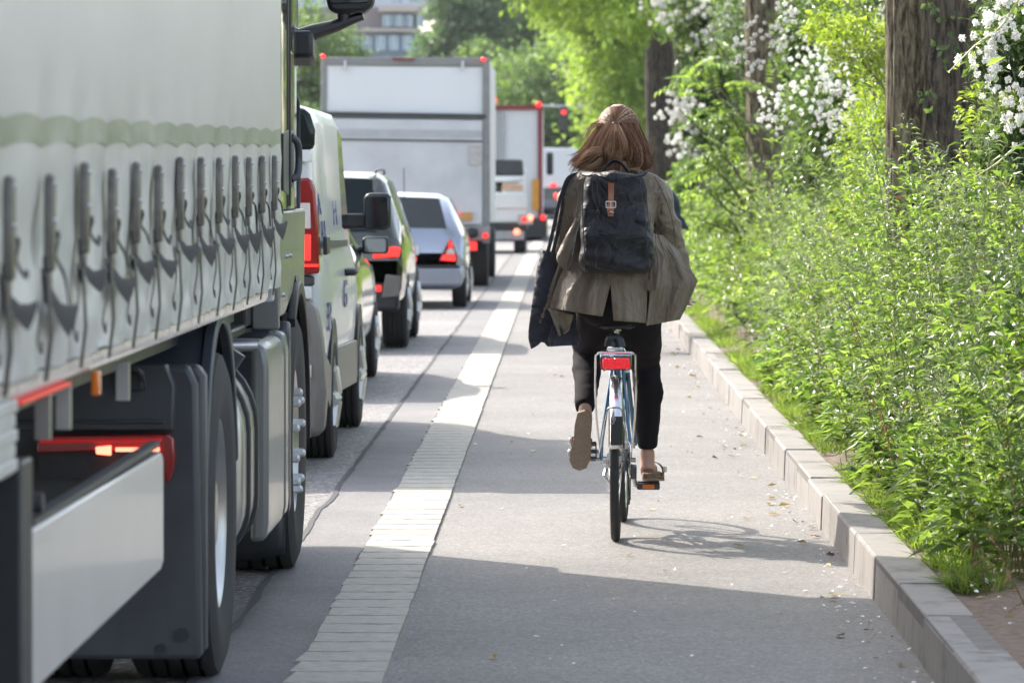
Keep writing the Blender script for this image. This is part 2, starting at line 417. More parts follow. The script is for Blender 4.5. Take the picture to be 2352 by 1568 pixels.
# ------------------------------------------------------------------ wheels
def wheel(parent, c, r, wd, rim=.6, side=1, rimmat=None, name='wheel', nuts=0, spokes=0):
    """c is the centre of the OUTER face; the wheel runs inwards by wd"""
    s = side; b = MB()
    prof = [(-wd, r*.62), (-wd, r*.9), (-wd*.93, r*.975), (-wd*.85, r)]
    g = 4
    for i in range(g):   # circumferential tread grooves
        a = -wd*.85+wd*.7*(i+.45)/g; e = wd*.7/g*.3
        prof += [(a, r), (a+.001, r-.012), (a+e, r-.012), (a+e+.001, r)]
    prof += [(-wd*.15, r), (-wd*.06, r*.975), (0, r*.88), (-.004, r*.7), (-.02, r*rim)]
    b.lathe([(o*s, q) for o, q in prof], c, 'x', 48)
    t = b.build(name, M['rubber'], parent)
    b = MB()
    b.lathe([(o*s, q) for o, q in [(-.02, r*rim), (-.03, r*rim*.95), (-.05, r*rim*.88), (-.075, r*rim*.7), (-.05, r*rim*.5), (-.03, r*rim*.32), (-.03, .001)]], c, 'x', 40)
    for k in range(spokes):
        a = 2*PI*k/spokes; d = Vector((0, math.cos(a), math.sin(a)))
        b.tube([Vector(c)+d*r*rim*.15+Vector((-.02*s,0,0)), Vector(c)+d*r*rim*.93+Vector((-.02*s,0,0))], [.05*r/.3, .03*r/.3], 8)
    b.build('rim', rimmat or M['steel'], t)
    if nuts:
        b = MB()
        for k in range(nuts):
            a = 2*PI*(k+.5)/nuts; q = Vector(c)+Vector((-.036*s, math.cos(a)*.19, math.sin(a)*.19))
            b.cyl(q, q+Vector((.04*s,0,0)), .017, .017, 6); b.ctube([q+Vector((.04*s,0,0)), q+Vector((.046*s,0,0)), q+Vector((.05*s,0,0))], [.015, .012, .005], 5, 8); 
        b.build('wheel_nut', mat('nut_cap', (.62,.63,.65), .3, metal=.6, var=.05) if 'nut' not in M else M['nut'], t, split=True)
    return t

# ------------------------------------------------------------------ curtain-sided semi-trailer
TX = -1.0
tarp, nt_, b_ = node_mat('tarpaulin'); v = coord(nt_)
n_ = N(nt_, 'ShaderNodeTexNoise', Scale=.9, Detail=5); nt_.links.new(coord(nt_, (1, .6, 2.5)), n_.inputs['Vector'])
r_1 = ramp(nt_, n_.outputs['Fac'], [(.3, (.49,.492,.462)), (.7, (.575,.575,.545))]); nt_.links.new(r_1.outputs[0], b_.inputs['Base Color'])
wv = N(nt_, 'ShaderNodeTexNoise', Scale=3, Detail=3); nt_.links.new(coord(nt_, (1, 1.2, .5)), wv.inputs['Vector'])
bp_ = N(nt_, 'ShaderNodeBump', Strength=.10, Distance=.06); nt_.links.new(wv.outputs['Fac'], bp_.inputs['Height']); nt_.links.new(bp_.outputs[0], b_.inputs['Normal'])
b_.inputs['Roughness'].default_value = .36; b_.inputs['Specular IOR Level'].default_value = .45
greenband = mat('green_tarp_band', (.27,.31,.22), .4, var=.08, vs=3)
tr = thing('semi_trailer', 'long curtain-sided trailer with pale grey tarpaulin and a row of black tension straps', 'trailer', (-2.27, 8.3, 0))
STY = [7.02, 7.61, 8.20, 8.79, 9.33, 9.86, 10.42, 11.0, 11.62, 12.25, 12.84, 13.42, 14.0, 14.58]
tilt = lambda y: (y-14.6)*.0105                     # the strap row sags towards the rear
def pleat(y):
    for a, c in zip(STY, STY[1:]):
        if a <= y <= c: return math.sin(PI*(y-a)/(c-a))
    return abs(math.sin(PI*(y-7.02)/.585))
def curtx(y, z):
    k = max(0, min(1, (1.74-z)/.5))
    x = TX+.004*mnoise.noise(Vector((y*1.6, z*1.2, 0)))
    x += -k*.02*(1-pleat(y))+k*.020*fbm((y, z, 2), 3.2, 6, 1, 3)
    return x
def curt(u, v):
    y = 1.5+13.55*u; z0 = 1.155+.006*fbm((y, 0, 0), 9, 1, 1)-.004
    z = z0+(4.0-z0)*(v**1.6)
    return Vector((curtx(y, z), y, z))
cu = MB().grid(curt, 560, 60).build('side_curtain', tarp, tr, smooth=80, solid=.004)
def band(u, v):
    y = 6.0+9.02*u; zc = 1.675+tilt(y)*.85+.012*abs(pleat(y))-.010
    z = zc+(v-.5)*.052; return Vector((curtx(y, z)+.0045, y, z))
MB().grid(band, 400, 3).build('green_stripe', greenband, tr, smooth=80)
b = MB()
b.box(-3.53, TX-.03, 1.5, 15.02, 4.0, 4.04); b.box(-3.54, TX-.02, 14.99, 15.05, 1.1, 4.0); b.box(-3.54, TX-.02, 1.46, 1.5, 1.1, 4.0); b.box(-3.55, -3.52, 1.5, 15.0, 1.15, 4.0)
b.build('box_body', M['white_paint'], tr, bevel=.01)
b = MB().box(-3.5, TX-.16, 1.5, 15.0, 1.03, 1.12)
for x in (-2.75, -1.8): b.box(x-.06, x+.06, 1.6, 14.7, .78, 1.03)
b.build('chassis', M['black'], tr)
MB().prism([(TX-.06, 1.15), (TX-.012, 1.15), (TX-.012, 1.128), (TX-.022, 1.112), (TX-.06, 1.112)], 'y', 1.5, 14.6).build('side_rail', mat('painted_rail', (.5,.49,.45), .28, coat=.4, var=.06, vs=3), tr)
MB().box(TX-.03, TX-.010, 7.95, 8.75, 1.100, 1.107).build('red_glow_strip', mat('red_strip_glow', (.5,.02,.02), .3, var=0, emis=.25), tr)  # thin red streak, reflected red put in as a weak glow
MB().box(TX-.022, TX-.004, 9.22, 9.26, 1.055, 1.108).build('marker_lamp', M['amber'], tr, bevel=.004)
b = MB()
for yy in (8.55, 9.2-.3, 10.1): b.box(TX-.06, TX-.03, yy, yy+.03, 1.0, 1.09)
b.build('rail_bracket', M['steel'], tr, split=True)
# side guard board, landing leg, pallet box
b = MB().prism([(8.03, .862), (10.62, .845), (10.66, .83), (10.66, .57), (10.60, .555), (8.03, .555)], 'x', TX-.035, TX)
b.build('side_guard_board', mat('guard_board', (.54,.52,.48), .35, coat=.3, var=.08, vs=4), tr, bevel=.006)
b = MB().box(TX-.03, TX-.005, 8.1, 10.6, .86, .875); b.cyl((TX-.06, 8.2, .90), (TX-.0, 8.2, .90), .02)
b.build('guard_rail', M['dark'], tr)
b = MB().box(TX-.14, TX+.002, 7.86, 8.02, .1, 1.0); b.box(TX-.2, TX+.01, 7.84, 8.04, .04, .1); b.box(TX-.13, TX-.02, 6.0, 7.86, .3, .5)
b.build('landing_leg', M['black'], tr, bevel=.006)
b = MB()
for k in range(5): b.box(TX-.5, TX-.004-.004*(k % 2), 6.3, 7.85, .985+.027*k, 1.008+.027*k)
b.box(TX-.5, TX-.01, 6.3, 7.84, .98, 1.11)
b.build('pallet_box', mat('grey_box', (.5,.5,.47), .4, var=.12), tr, bevel=.003)
for y in (2.2, 3.5, 4.8):
    wheel(tr, (TX-.06, y, .5), .5, .36, nuts=10); wheel(tr, (-3.5, y, .5), .5, .36, side=-1)
# tension straps, one prototype copied along the rail
BUCK = mat('buckle_metal', (.15,.14,.125), .33, metal=.4, var=.3, vs=40); WEB = mat('webbing', (.03,.029,.031), .7, var=.2, vs=60); CORD = mat('cord', (.12,.10,.09), .7, var=.1)
def strap(y):
    z0 = 1.535+tilt(y)-tilt(STY[1])+random.uniform(-.013, .010); X = TX-.004+random.uniform(-.001, .002); b = MB(); y += random.uniform(-.012, .012); ks, kz, kt = random.uniform(.75, 1.15), random.uniform(.8, 1.3), random.uniform(-.02, .03)
    # hanging strap
    b.tube([(X+.006, y-.01, z0-.16), (X+.010, y-.03, z0-.24), (X+.016, y-.04, 1.34), (X+.022, y-.04, 1.22), (X+.012, y-.04, 1.135)], .022, 8, flat=.12, up=(0,1,0))
    
    s = b.build('tension_strap', M['black'], tr)
    b = MB().prism([(y-.024, z0-.185), (y+.024, z0-.185), (y+.026, z0-.12), (y+.026, z0-.02), (y+.017, z0-.002), (y, z0+.003), (y-.017, z0-.002), (y-.026, z0-.02), (y-.026, z0-.12)], 'x', X+.006, X+.024)
    b.box(X+.004, X+.018, y-.019, y+.019, z0-.215, z0-.17)
    b.build('buckle', BUCK, s, bevel=.004)
    b = MB()
    for zz in (-.018, -.088): b.cyl((X+.022, y, z0+zz), (X+.028, y, z0+zz), .006, .004, 8)
    b.build('rivet', M['steel'], s, split=True)
    # folded tail flying backwards
    P = [(.0, -.19), (.03, -.215), (.085, -.235), (.155, -.238), (.20, -.232), (.165, -.262), (.13, -.282), (.085, -.268), (.03, -.245), (.0, -.222)]
    b = MB(); R = []
    for t in (0, 1): R.append([Vector((X+.012+.15*p[0]+t*.003, y+p[0]*ks, z0-.19+(p[1]+.19)*kz+kt*p[0]*4-.01*t)) for p in P])
    b.rings(R)
    b.ctube([(X+.014, y+.01, z0-.125), (X+.026, y+.05, z0-.115), (X+.020, y+.06, z0-.15+kt*.5), (X+.03, y+.10*ks, z0-.18+kt), (X+.032, y+.15*ks, z0-.20*kz+kt)], [.006, .008, .007, .009, .006], 18, 6, flat=.35)
    b.build('strap_tail', WEB, s)
    b = MB().ctube([(X+.004, y-.045, 1.35), (X+.014, y-.10, 1.28), (X+.010, y-.15, 1.22), (X+.010, y-.09, 1.19), (X+.005, y-.045, 1.21)], .0022, 16, 5)
    b.build('cord_loop', CORD, s)
    return s
for y in STY: strap(y)

# ------------------------------------------------------------------ tractor unit
tk = thing('tractor_truck', 'big grey-green lorry cab with black mudguards, coupled to the curtain-sided trailer', 'truck', (-2.3, 15.2, 0))
CX = -1.045
cabpaint = mat('cab_paint', (.17,.175,.165), .10, metal=.5, coat=.9, var=.05, vs=2)
cablow = mat('cab_panel', (.17,.172,.165), .38, metal=.1, coat=.3, var=.07, vs=3)
tankm = mat('tank_metal', (.52,.50,.46), .30, metal=.7, var=.12, vs=4)
blue = mat('blue_black_plastic', (.045,.052,.066), .4, var=.2, vs=6)
# cab shell, plan outline tapering towards the front
planR = [(15.78, CX-.03), (15.80, CX-.005), (15.9, CX), (16.5, CX), (17.0, CX-.02), (17.5, CX-.055), (17.85, CX-.11), (18.08, CX-.30), (18.16, CX-.7)]
def cabring(z, inset=0):
    R = [(x-inset, y) for y, x in planR]
    return [Vector((x, y, z)) for x, y in R]+[Vector((-4.6-x, y, z)) for x, y in R[::-1]]
b = MB().rings([cabring(1.42), cabring(1.9, .0), cabring(2.3, .0), cabring(3.0, .03), cabring(3.55, .07), cabring(3.75, .2)])
b.build('cab', cabpaint, tk, smooth=40)
# lower body panel with wheel arch cut out
arch = [(16.8+.63*math.cos(a), .5+.66*math.sin(a)) for a in [math.radians(q) for q in (118, 100, 80, 60, 45)]]
b = MB().prism([(15.80, 1.415), (15.80, 1.02), (16.1, 1.02)]+[(y, z) for y, z in arch[::1]]+[(17.35, 1.415)], 'x', CX-.5, CX-.006)
b.build('lower_panel', cablow, tk, bevel=.012)
b = MB()
for yy, zz in ((15.95, 1.10), (15.95, 1.36), (16.15, 1.24), (16.35, 1.24)): b.cyl((CX-.01, yy, zz), (CX+.004, yy, zz), .010, .007, 8)
b.build('panel_screw', M['steel'], tk, split=True)
# door
b = MB().prism([(16.2, 1.43), (17.55, 1.43), (17.6, 2.1), (17.2, 3.0), (16.2, 3.0)], 'x', -.006, .004)
b.disp(lambda p: (lerps([(y, x) for y, x in planR], p.y), 0, 0))
door = b.build('door', cabpaint, tk)
MB().tube([(CX+.006, 16.19, 1.43), (CX+.006, 16.19, 3.0)], .004, 6).build('door_seam', M['black'], door)
b = MB().prism([(16.22, 2.02), (17.4, 1.98), (17.3, 2.8), (16.22, 2.8)], 'x', .002, .009)
b.disp(lambda p: (lerps([(y, x) for y, x in planR], p.y), 0, 0)); b.build('window', M['glass'], door)
b = MB()
b.prism([(16.22, 1.50), (16.36, 1.50), (16.40, 1.56), (16.40, 1.66), (16.36, 1.72), (16.22, 1.70)], 'x', CX-.004, CX+.010)
b.ctube([(CX+.006, 16.24, 1.53), (CX+.030, 16.26, 1.55), (CX+.034, 16.28, 1.61), (CX+.030, 16.26, 1.67), (CX+.006, 16.24, 1.695)], .014, 20, 10)
b.build('handle', M['dark'], door, bevel=.003)
MB().prism([(15.86, 1.49), (16.17, 1.47), (16.17, 1.72), (15.86, 1.70)], 'x', CX-.002, CX+.004).build('handle_recess', blue, tk, bevel=.002)
# front edge air deflector
b = MB().ctube([(CX-.062, 17.5, 1.88), (CX-.052, 17.56, 1.84), (CX-.050, 17.58, 1.7), (CX-.050, 17.58, 1.5), (CX-.052, 17.55, 1.40), (CX-.07, 17.5, 1.37)], .011, 24, 8)
b.build('wind_deflector', M['black'], tk)
# front wheel arch flare
def archshell(c, r0, r1, a0, a1, x0, x1, n=20):
    R = []
    for k in range(n+1):
        a = math.radians(a0+(a1-a0)*k/n); d = (math.cos(a), math.sin(a))
        R.append([Vector((x0, c[0]+d[0]*r0, c[1]+d[1]*r0)), Vector((x1, c[0]+d[0]*r0, c[1]+d[1]*r0)), Vector((x1, c[0]+d[0]*r1, c[1]+d[1]*r1)), Vector((x0, c[0]+d[0]*r1, c[1]+d[1]*r1))])
    return MB().rings(R)
b = archshell((16.8, .5), .60, .63, 112, -2, CX-.3, CX+.006)
b.join(archshell((16.8, .5), .585, .63, 128, -2, CX-.02, CX+.012))
b.build('front_wheel_arch', M['black'], tk, bevel=.004)
# inner liner & bumper front
b = MB().box(-3.5, CX-.12, 17.4, 18.1, .35, 1.4); b.build('bumper', M['dark'], tk, bevel=.05)
MB().box(CX-.60, CX-.3, 16.1, 17.5, .6, 1.2).build('wheel_liner', M['black'], tk)
# dark rear mudguard half and rubber flap of the front wheel
b = MB().prism([(16.02, .27), (16.02, .96), (16.10, 1.0), (16.14, .96), (16.14, .30)], 'x', CX-.48, CX+.014)
b.build('mudguard', blue, tk, bevel=.012)
b = MB()
for zz in (.36, .5, .64, .78, .9): b.cyl((CX-.01, 16.0, zz), (CX-.01, 16.03, zz), .009, .006, 8)
b.build('panel_screw', M['steel'], tk, split=True)
b = MB().grid(lambda u, v: Vector((CX-.50+.505*u-.06*max(0, u-.8)*(1-v), 16.07+.02*math.sin(u*4+v*3), .095+.26*v+.03*max(0, u-.75)*4*(1-v)**2)), 16, 6)
b.build('mud_flap', M['black'], tk, solid=.012)
wheel(tk, (CX+.004, 16.8, .505), .505, .32, rim=.56, nuts=10); wheel(tk, (-3.54, 16.8, .505), .505, .32, rim=.56, side=-1)
# steps / side fairing
b = MB().prism([(CX-.04, .27), (CX+.012, .28), (CX+.022, .34), (CX+.022, .88), (CX+.010, .95), (CX-.04, .97)], 'y', 14.78, 15.62)
fa = b.build('side_fairing', cablow, tk, bevel=.018, bseg=3)
MB().prism([(CX-.04, .28), (CX+.020, .30), (CX+.026, .34), (CX+.026, .9), (CX+.014, .965), (CX-.04, .98)], 'y', 15.635, 15.80).build('fairing_end', cablow, tk, bevel=.01)
MB().prism([(CX-.10, .98), (CX-.0, .98), (CX-.004, 1.40), (CX-.10, 1.40)], 'y', 15.64, 15.70).build('cab_post', cablow, tk, bevel=.008)
b = MB().cyl((CX-.40, 14.72, .955), (CX-.02, 14.80, .955), .022, None, 12); b.cyl((CX-.4, 14.95, .955), (CX-.02, 14.95, .955), .018, None, 12)
b.build('step_bar', M['alu'], tk, split=True)
# fuel tank: rounded D profile, black straps
def dprof(g=0):
    pts = []
    x1, z0, z1, r = CX-.006+g, .245-g, .955+g, .27
    for cx_, cz, a0 in ((x1-r, z1-r, 90), (x1-r*.8, z0+r*.8, 0)):
        rr = r if a0 == 90 else r*.8
        for k in range(9): a = math.radians(a0-90*k/8); pts.append((cx_+rr*math.cos(a), cz+rr*math.sin(a)))
    return pts+[(CX-.62, z0), (CX-.66, z0+.1), (CX-.66, z1-.1), (CX-.62, z1)]
MB().prism(dprof(), 'y', 13.98, 14.70).build('fuel_tank', tankm, tk, bevel=.025, bseg=3)
for yy in (14.14, 14.50):
    MB().prism(dprof(.012), 'y', yy, yy+.05).build('tank_strap', M['black'], tk, bevel=.004)
b = MB().cyl((CX-.10, 14.3, .90), (CX-.06, 14.3, .96), .045, None, 14); b.build('fuel_cap', M['dark'], tk)
# chassis, fifth wheel, dark gear behind the cab
b = MB()
for x in (-2.72, -1.88): b.box(x-.04, x+.04, 12.3, 17.8, .72, .98)
b.box(-3.3, CX-.10, 15.35, 15.72, .98, 1.42); b.box(-3.3, CX-.25, 14.9, 15.3, 1.0, 1.2); b.box(-2.9, -1.7, 12.6, 13.7, .98, 1.04)
b.box(CX-.62, CX-.10, 13.9, 15.7, .97, 1.01)
b.build('chassis', M['black'], tk, bevel=.01)
b = MB()
for k in range(5): b.box(CX-.36, CX-.16, 15.20+.0*k, 15.33, 1.08+.016*k, 1.088+.016*k)
b.build('vent', M['dark'], tk, split=True)
b = MB()
for k in range(3): b.ctube([(-1.6-.15*k, 15.3, 1.3), (-1.5-.12*k, 14.9, 1.05), (-1.55-.1*k, 14.4, 1.1), (-1.8, 14.2, 1.2)], .02, 20, 8)
b.build('air_hose', M['black'], tk, split=True)
# drive axle wheels
wheel(tk, (CX+.003, 13.15, .50), .50, .28, rim=.58); wheel(tk, (CX-.34, 13.15, .5), .5, .28, rim=.5)
wheel(tk, (-3.55, 13.15, .5), .5, .28, rim=.58, side=-1); wheel(tk, (-3.2, 13.15, .5), .5, .28, rim=.5, side=-1)
# rear mudguard: arch, ridged rear plate, lamp housing
mg = archshell((13.15, .5), .60, .625, 12, 172, CX-.66, CX-.012, 28); mg.join(archshell((13.15, .5), .585, .635, 12, 172, CX-.04, CX-.004, 28))
mg.build('rear_mudguard', blue, tk, bevel=.006)
b = MB().prism([(CX-.012, .128), (CX-.018, .6), (CX-.024, .93), (CX-.05, .985), (CX-.68, .985), (CX-.68, .128)], 'y', 12.44, 12.56)
b.join(MB().prism([(CX-.012, .135), (CX-.004, .15), (CX-.006, .95), (CX-.03, .985), (CX-.1, .985), (CX-.1, .135)], 'y', 12.50, 12.60))
b.build('mudguard_plate', M['dark'], tk, bevel=.016, bseg=3)
b = MB().prism([(CX-.09, .80), (CX-.085, .93), (CX-.11, .99), (CX-.66, .99), (CX-.66, .80)], 'y', 12.36, 12.46)
b.box(CX-.66, CX-.11, 12.35, 12.38, .82, .83)
b.build('lamp_housing', M['dark'], tk, bevel=.018, bseg=3)
b = MB().box(CX-.24, CX-.17, 12.32, 12.37, .915, .975); b.build('latch', M['black'], tk, bevel=.006)
MB().ctube([(CX-.24, 12.36, .92), (CX-.235, 12.30, .97), (CX-.21, 12.30, .985), (CX-.175, 12.30, .97), (CX-.17, 12.36, .92)], .008, 18, 8).build('latch_handle', M['dark'], tk)
b = MB().cyl((CX-.07, 12.43, .2), (CX-.07, 12.45, .2), .02); b.cyl((CX-.13, 12.43, .16), (CX-.13, 12.45, .16), .014); b.build('plate_bolt', M['black'], tk, split=True)
# tail lamp with lit segments
LY = 12.33
def L(px, py): return (W(px, py, LY).x, W(px, py, LY).z)
lamp = MB().prism([L(84, 1000), L(385, 997), L(398, 1008), L(401, 1050), L(396, 1085), L(388, 1105), L(379, 1108), L(374, 1040), L(350, 1033), L(84, 1040)], 'y', LY, LY+.07).build('tail_lamp', M['red'], tk, bevel=.005)
MB().prism([L(84, 1038), L(378, 1034), L(378, 1098), L(84, 1100)], 'y', LY+.03, LY+.08).build('lamp_back', M['black'], lamp)
MB().prism([L(266, 1027), L(367, 1027), L(367, 1036), L(266, 1036)], 'y', LY-.012, LY).build('lit_segment', M['redhot'], lamp, bevel=.002)
MB().prism([L(220, 1026), L(256, 1022), L(256, 1045), L(222, 1042)], 'y', LY-.012, LY).build('lit_segment', M['redhot'], lamp, bevel=.003)
MB().prism([L(261, 1066), L(272, 1066), L(272, 1082), L(261, 1082)], 'y', LY-.012, LY+.02).build('lit_segment', M['redhot'], lamp, bevel=.003)
MB().prism([L(92, 1008), L(372, 1005), L(372, 1013), L(92, 1018)], 'y', LY-.010, LY).build('lit_segment', mat('glowing_lens', (.6,.02,.02), .3, var=0, emis=.07), lamp, bevel=.002)
# mirror arm and mirror
b = MB().prism([(17.40, 2.03), (17.55, 2.0), (17.64, 2.02), (17.66, 2.08), (17.64, 2.13), (17.40, 2.14)], 'x', CX-.07, CX+.022)
q = W(0, 0, 17.6).z
b.build('mirror_mount', M['black'], tk, bevel=.018, bseg=3)
P = lambda px, py, Y=17.55: W(px, py, Y)
b = MB().ctube([P(676, 92), P(700, 84), P(722, 74), P(770, 60), P(812, 44), P(834, 38)], [.040, .040, .034, .026, .020, .016], 24, 10, flat=1.2)
b.tube([P(708, 125), P(709, 88)], .03, 12)
b.tube([P(790, 52), P(790, 30)], .028, 12)
b.build('mirror_arm', M['black'], tk)
b = MB(); x0, x1 = P(749, 0).x, P(862, 0).x; z0 = P(0, 33).z
b.prism([(x0+.012, z0+.012), (x0+.05, z0), (x1-.045, z0+.004), (x1-.01, z0+.03), (x1, z0+.09), (x1, z0+.5), (x1-.04, z0+.56), (x0+.04, z0+.56), (x0, z0+.5), (x0, z0+.07)], 'y', 17.5, 17.66)
mi = b.build('mirror', M['black'], tk, bevel=.02, bseg=3)
MB().prism([(x0+.022, z0+.04), (x1-.03, z0+.045), (x1-.018, z0+.07), (x1-.02, z0+.5), (x0+.02, z0+.5), (x0+.014, z0+.06)], 'y', 17.488, 17.502).build('mirror_glass', M['mirror'], mi, bevel=.003)
# ------------------------------------------------------------------ car bodies
def shell(parent, xc, st, paint, glassmat, hasglass=True):
    """st: stations (y, roof z, belt z, floor z, half width, half width at roof, flags); flags for the segment to the NEXT station: S side glass, T glass on top rows"""
    def sec(s):
        y, zt, zb, zf, hw, hr, fl = s
        h = [(0, zf), (.8*hw, zf), (.93*hw, zf+.03), (.985*hw, zf+.14), (hw, zf+.32), (hw, zb-.22), (.985*hw, zb-.07), (.965*hw, zb),
             (.965*hw+(hr-.965*hw)*.08, zb+(zt-zb)*.1), (.965*hw+(hr-.965*hw)*.85, zb+(zt-zb)*.84), (hr*.97, zt-.045*min(1, (zt-zb)/.3)), (hr*.88, zt-.018*min(1, (zt-zb)/.3)), (hr*.8, zt-.01*min(1, (zt-zb)/.3)), (0, zt+.008)]
        R = [Vector((xc+x, y, z)) for x, z in h]; return R+[Vector((2*xc-p.x, p.y, p.z)) for p in R[-2:0:-1]]
    R = [sec(s) for s in st]; n = len(R[0]); body = MB(); gl = MB()
    body.v = [p for r in R for p in r]; gl.v = list(body.v)
    for k in range(len(R)-1):
        for i in range(n):
            j = (i+1) % n; f = (k*n+i, (k+1)*n+i, (k+1)*n+j, k*n+j)
            seg = i if i < 13 else (25-i)
            g = ('S' in st[k][6] and seg == 8) or ('T' in st[k][6] and seg in (12,) or ('T' in st[k][6] and seg == 11))
            (gl if g else body).f.append(f)
    body.f.append(tuple(range(n))); m = (len(R)-1)*n; body.f.append(tuple(range(m, m+n))[::-1])
    o = body.build('body', paint, parent, smooth=50)
    if gl.f:
        q = gl.build('window', glassmat, parent, smooth=50, split=True)
    return o
def lampbox(parent, name, poly, y0, y1, m, bev=.01): return MB().prism(poly, 'y', y0, y1).build(name, m, parent, bevel=bev)
def rectp(x0, x1, z0, z1): return [(x0, z0), (x1, z0), (x1, z1), (x0, z1)]
def carwheels(t, xc, hw, y1, y2, r, wd=.2, **k):
    for y in (y1, y2):
        wheel(t, (xc+hw, y, r), r, wd, rimmat=M['alu'], spokes=5, **k); wheel(t, (xc-hw, y, r), r, wd, side=-1, rimmat=M['alu'], spokes=5, **k)

# ---- white panel van
van = thing('panel_van', 'glossy white panel van with blue lettering and tall red tail lamp behind the lorry cab', 'van', (-2.26, 25.1, 0))
vp = mat('van_paint', (.60,.615,.63), .3, coat=.3, var=.04, vs=2)
vst = [(22.66, 1.80, 1.16, .42, .93, .86, ''), (22.70, 1.93, 1.17, .40, .955, .885, ''), (22.85, 1.965, 1.18, .38, .972, .90, ''), (24.0, 1.97, 1.18, .34, .98, .905, ''), (25.3, 1.97, 1.18, .34, .98, .905, ''), (25.35, 1.97, 1.18, .34, .98, .905, 'S'), (26.25, 1.93, 1.14, .34, .975, .88, 'T'), (27.05, 1.28, 1.08, .34, .95, .78, ''), (27.5, 1.0, .92, .34, .88, .7, ''), (27.62, .7, .6, .36, .7, .6, '')]
shell(van, -2.26, vst, vp, M['glass'])
VX = -2.26+.98
def V(px, py, Y=22.64): q = W(px, py, Y); return (q.x, q.z)
# rear face items
MB().prism([V(440, 1000), V(745, 1000), V(752, 900), V(742, 780), V(726, 690), V(440, 690)], 'y', 22.50, 22.80).build('bumper', mat('grey_bumper', (.19,.175,.16), .42, var=.15), van, bevel=.05, bseg=3)
rw = MB().prism([V(470, 345), V(722, 345), V(724, 300), V(712, 262), V(700, 248), V(480, 248)], 'y', 22.60, 22.70).build('rear_window', M['glass'], van, bevel=.03)
tl = MB().prism([V(686, 410), V(714, 408), V(726, 440), V(733, 520), V(735, 628), V(686, 628)], 'y', 22.57, 22.72).build('tail_lamp', M['red'], van, bevel=.015, bseg=3)
MB().prism([V(690, 466), V(714, 466), V(716, 525), V(690, 525)], 'y', 22.56, 22.58).build('reversing_lens', M['clear'], tl, bevel=.006)
MB().prism([V(688, 538), V(716, 538), V(716, 598), V(688, 598)], 'y', 22.56, 22.58).build('lit_segment', M['redlit'], tl, bevel=.006)
MB().prism([V(688, 606), V(733, 606), V(733, 612), V(688, 612)], 'y', 22.56, 22.58).build('lit_segment', M['redlit'], tl)
for a, c in ((344, 373), (657, 687)): MB().prism([V(686, a), V(716, a), V(717, c), V(686, c)], 'y', 22.60, 22.68).build('hinge', M['white_paint'], van, bevel=.008)
MB().prism([V(686, 630), V(722, 634), V(722, 656), V(686, 656)], 'y', 22.61, 22.68).build('rear_trim', M['dark'], van, bevel=.01)
MB().prism([V(692, 706), V(704, 706), V(706, 780), V(692, 780)], 'y', 22.46, 22.5).build('rear_reflector', M['red'], van, bevel=.006)
MB().prism([V(700, 838, 22.5), V(716, 836, 22.5), V(716, 868, 22.5), V(702, 866, 22.5)], 'y', 22.46, 22.5).build('side_lamp', M['clear'], van, bevel=.008)
b = MB()
b.prism([(22.72, .42), (23.25, .30), (23.32, .34), (23.36, .52), (22.78, .62)], 'x', VX-.03, VX+.008)
b.prism([(24.0, .34), (26.2, .30), (26.2, .56), (24.0, .60)], 'x', VX-.03, VX+.010)
b.build('side_sill', mat('grey_sill', (.19,.175,.16), .42, var=.15), van, bevel=.008, split=True)
for y in (23.72, 26.72):
    MB().prism([(y+.44*math.cos(a), .33+.44*math.sin(a)) for a in [PI*k/12 for k in range(13)]], 'x', VX-.30, VX+.006).build('wheel_arch', M['black'], van)
    wheel(van, (VX+.012, y, .33), .335, .22, rimmat=M['alu'], spokes=6); wheel(van, (-2.26-.99, y, .33), .335, .22, side=-1, rimmat=M['alu'])
# side door rail, handle, front window pillar
MB().prism([(23.05, 1.17), (25.1, 1.15), (25.1, 1.19), (23.05, 1.215)], 'x', VX-.02, VX+.008).build('door_rail', M['dark'], van, bevel=.004)
MB().box(VX-.01, VX+.012, 22.86, 23.15, 1.135, 1.235).build('rail_end', M['black'], van, bevel=.008)
MB().ctube([(VX, 25.0, 1.0), (VX+.045, 25.02, 1.0), (VX+.05, 25.1, 1.0), (VX+.045, 25.18, 1.0), (VX, 25.2, 1.0)], .022, 16, 8).build('handle', M['black'], van)
b = MB()
def onside(y, z): k = max(0, min(1, (z-1.18)/.66)); return VX-.035-.045*k-.02*k*k if z > 1.1 else VX
for y, z, s, ch in ((22.95, 1.62, .15, 'A'), (23.0, 1.35, .11, 'A'), (23.5, 1.62, .11, 'V'), (24.0, 1.60, .11, 'T'), (24.4, 1.28, .16, 'H'), (23.2, 1.18, .13, 'H'), (23.1, .72, .15, 'B'), (24.7, .80, .15, 'G')):
    fc = bpy.data.curves.new('t', 'FONT'); fc.body = ch; fc.size = s*1.5; fc.extrude = .002; fc.space_character = 1.1
    to = bpy.data.objects.new('t', fc); COL.objects.link(to); dg = bpy.context.evaluated_depsgraph_get(); me = to.evaluated_get(dg).to_mesh()
    b.add([(onside(y, z+v.co.y)+.006+v.co.z, y+v.co.x*2.6, z+v.co.y) for v in me.vertices], [tuple(p.vertices) for p in me.polygons])
    bpy.data.objects.remove(to)
b.build('letter', mat('blue_vinyl', (.02,.045,.3), .3, var=0), van, split=True)
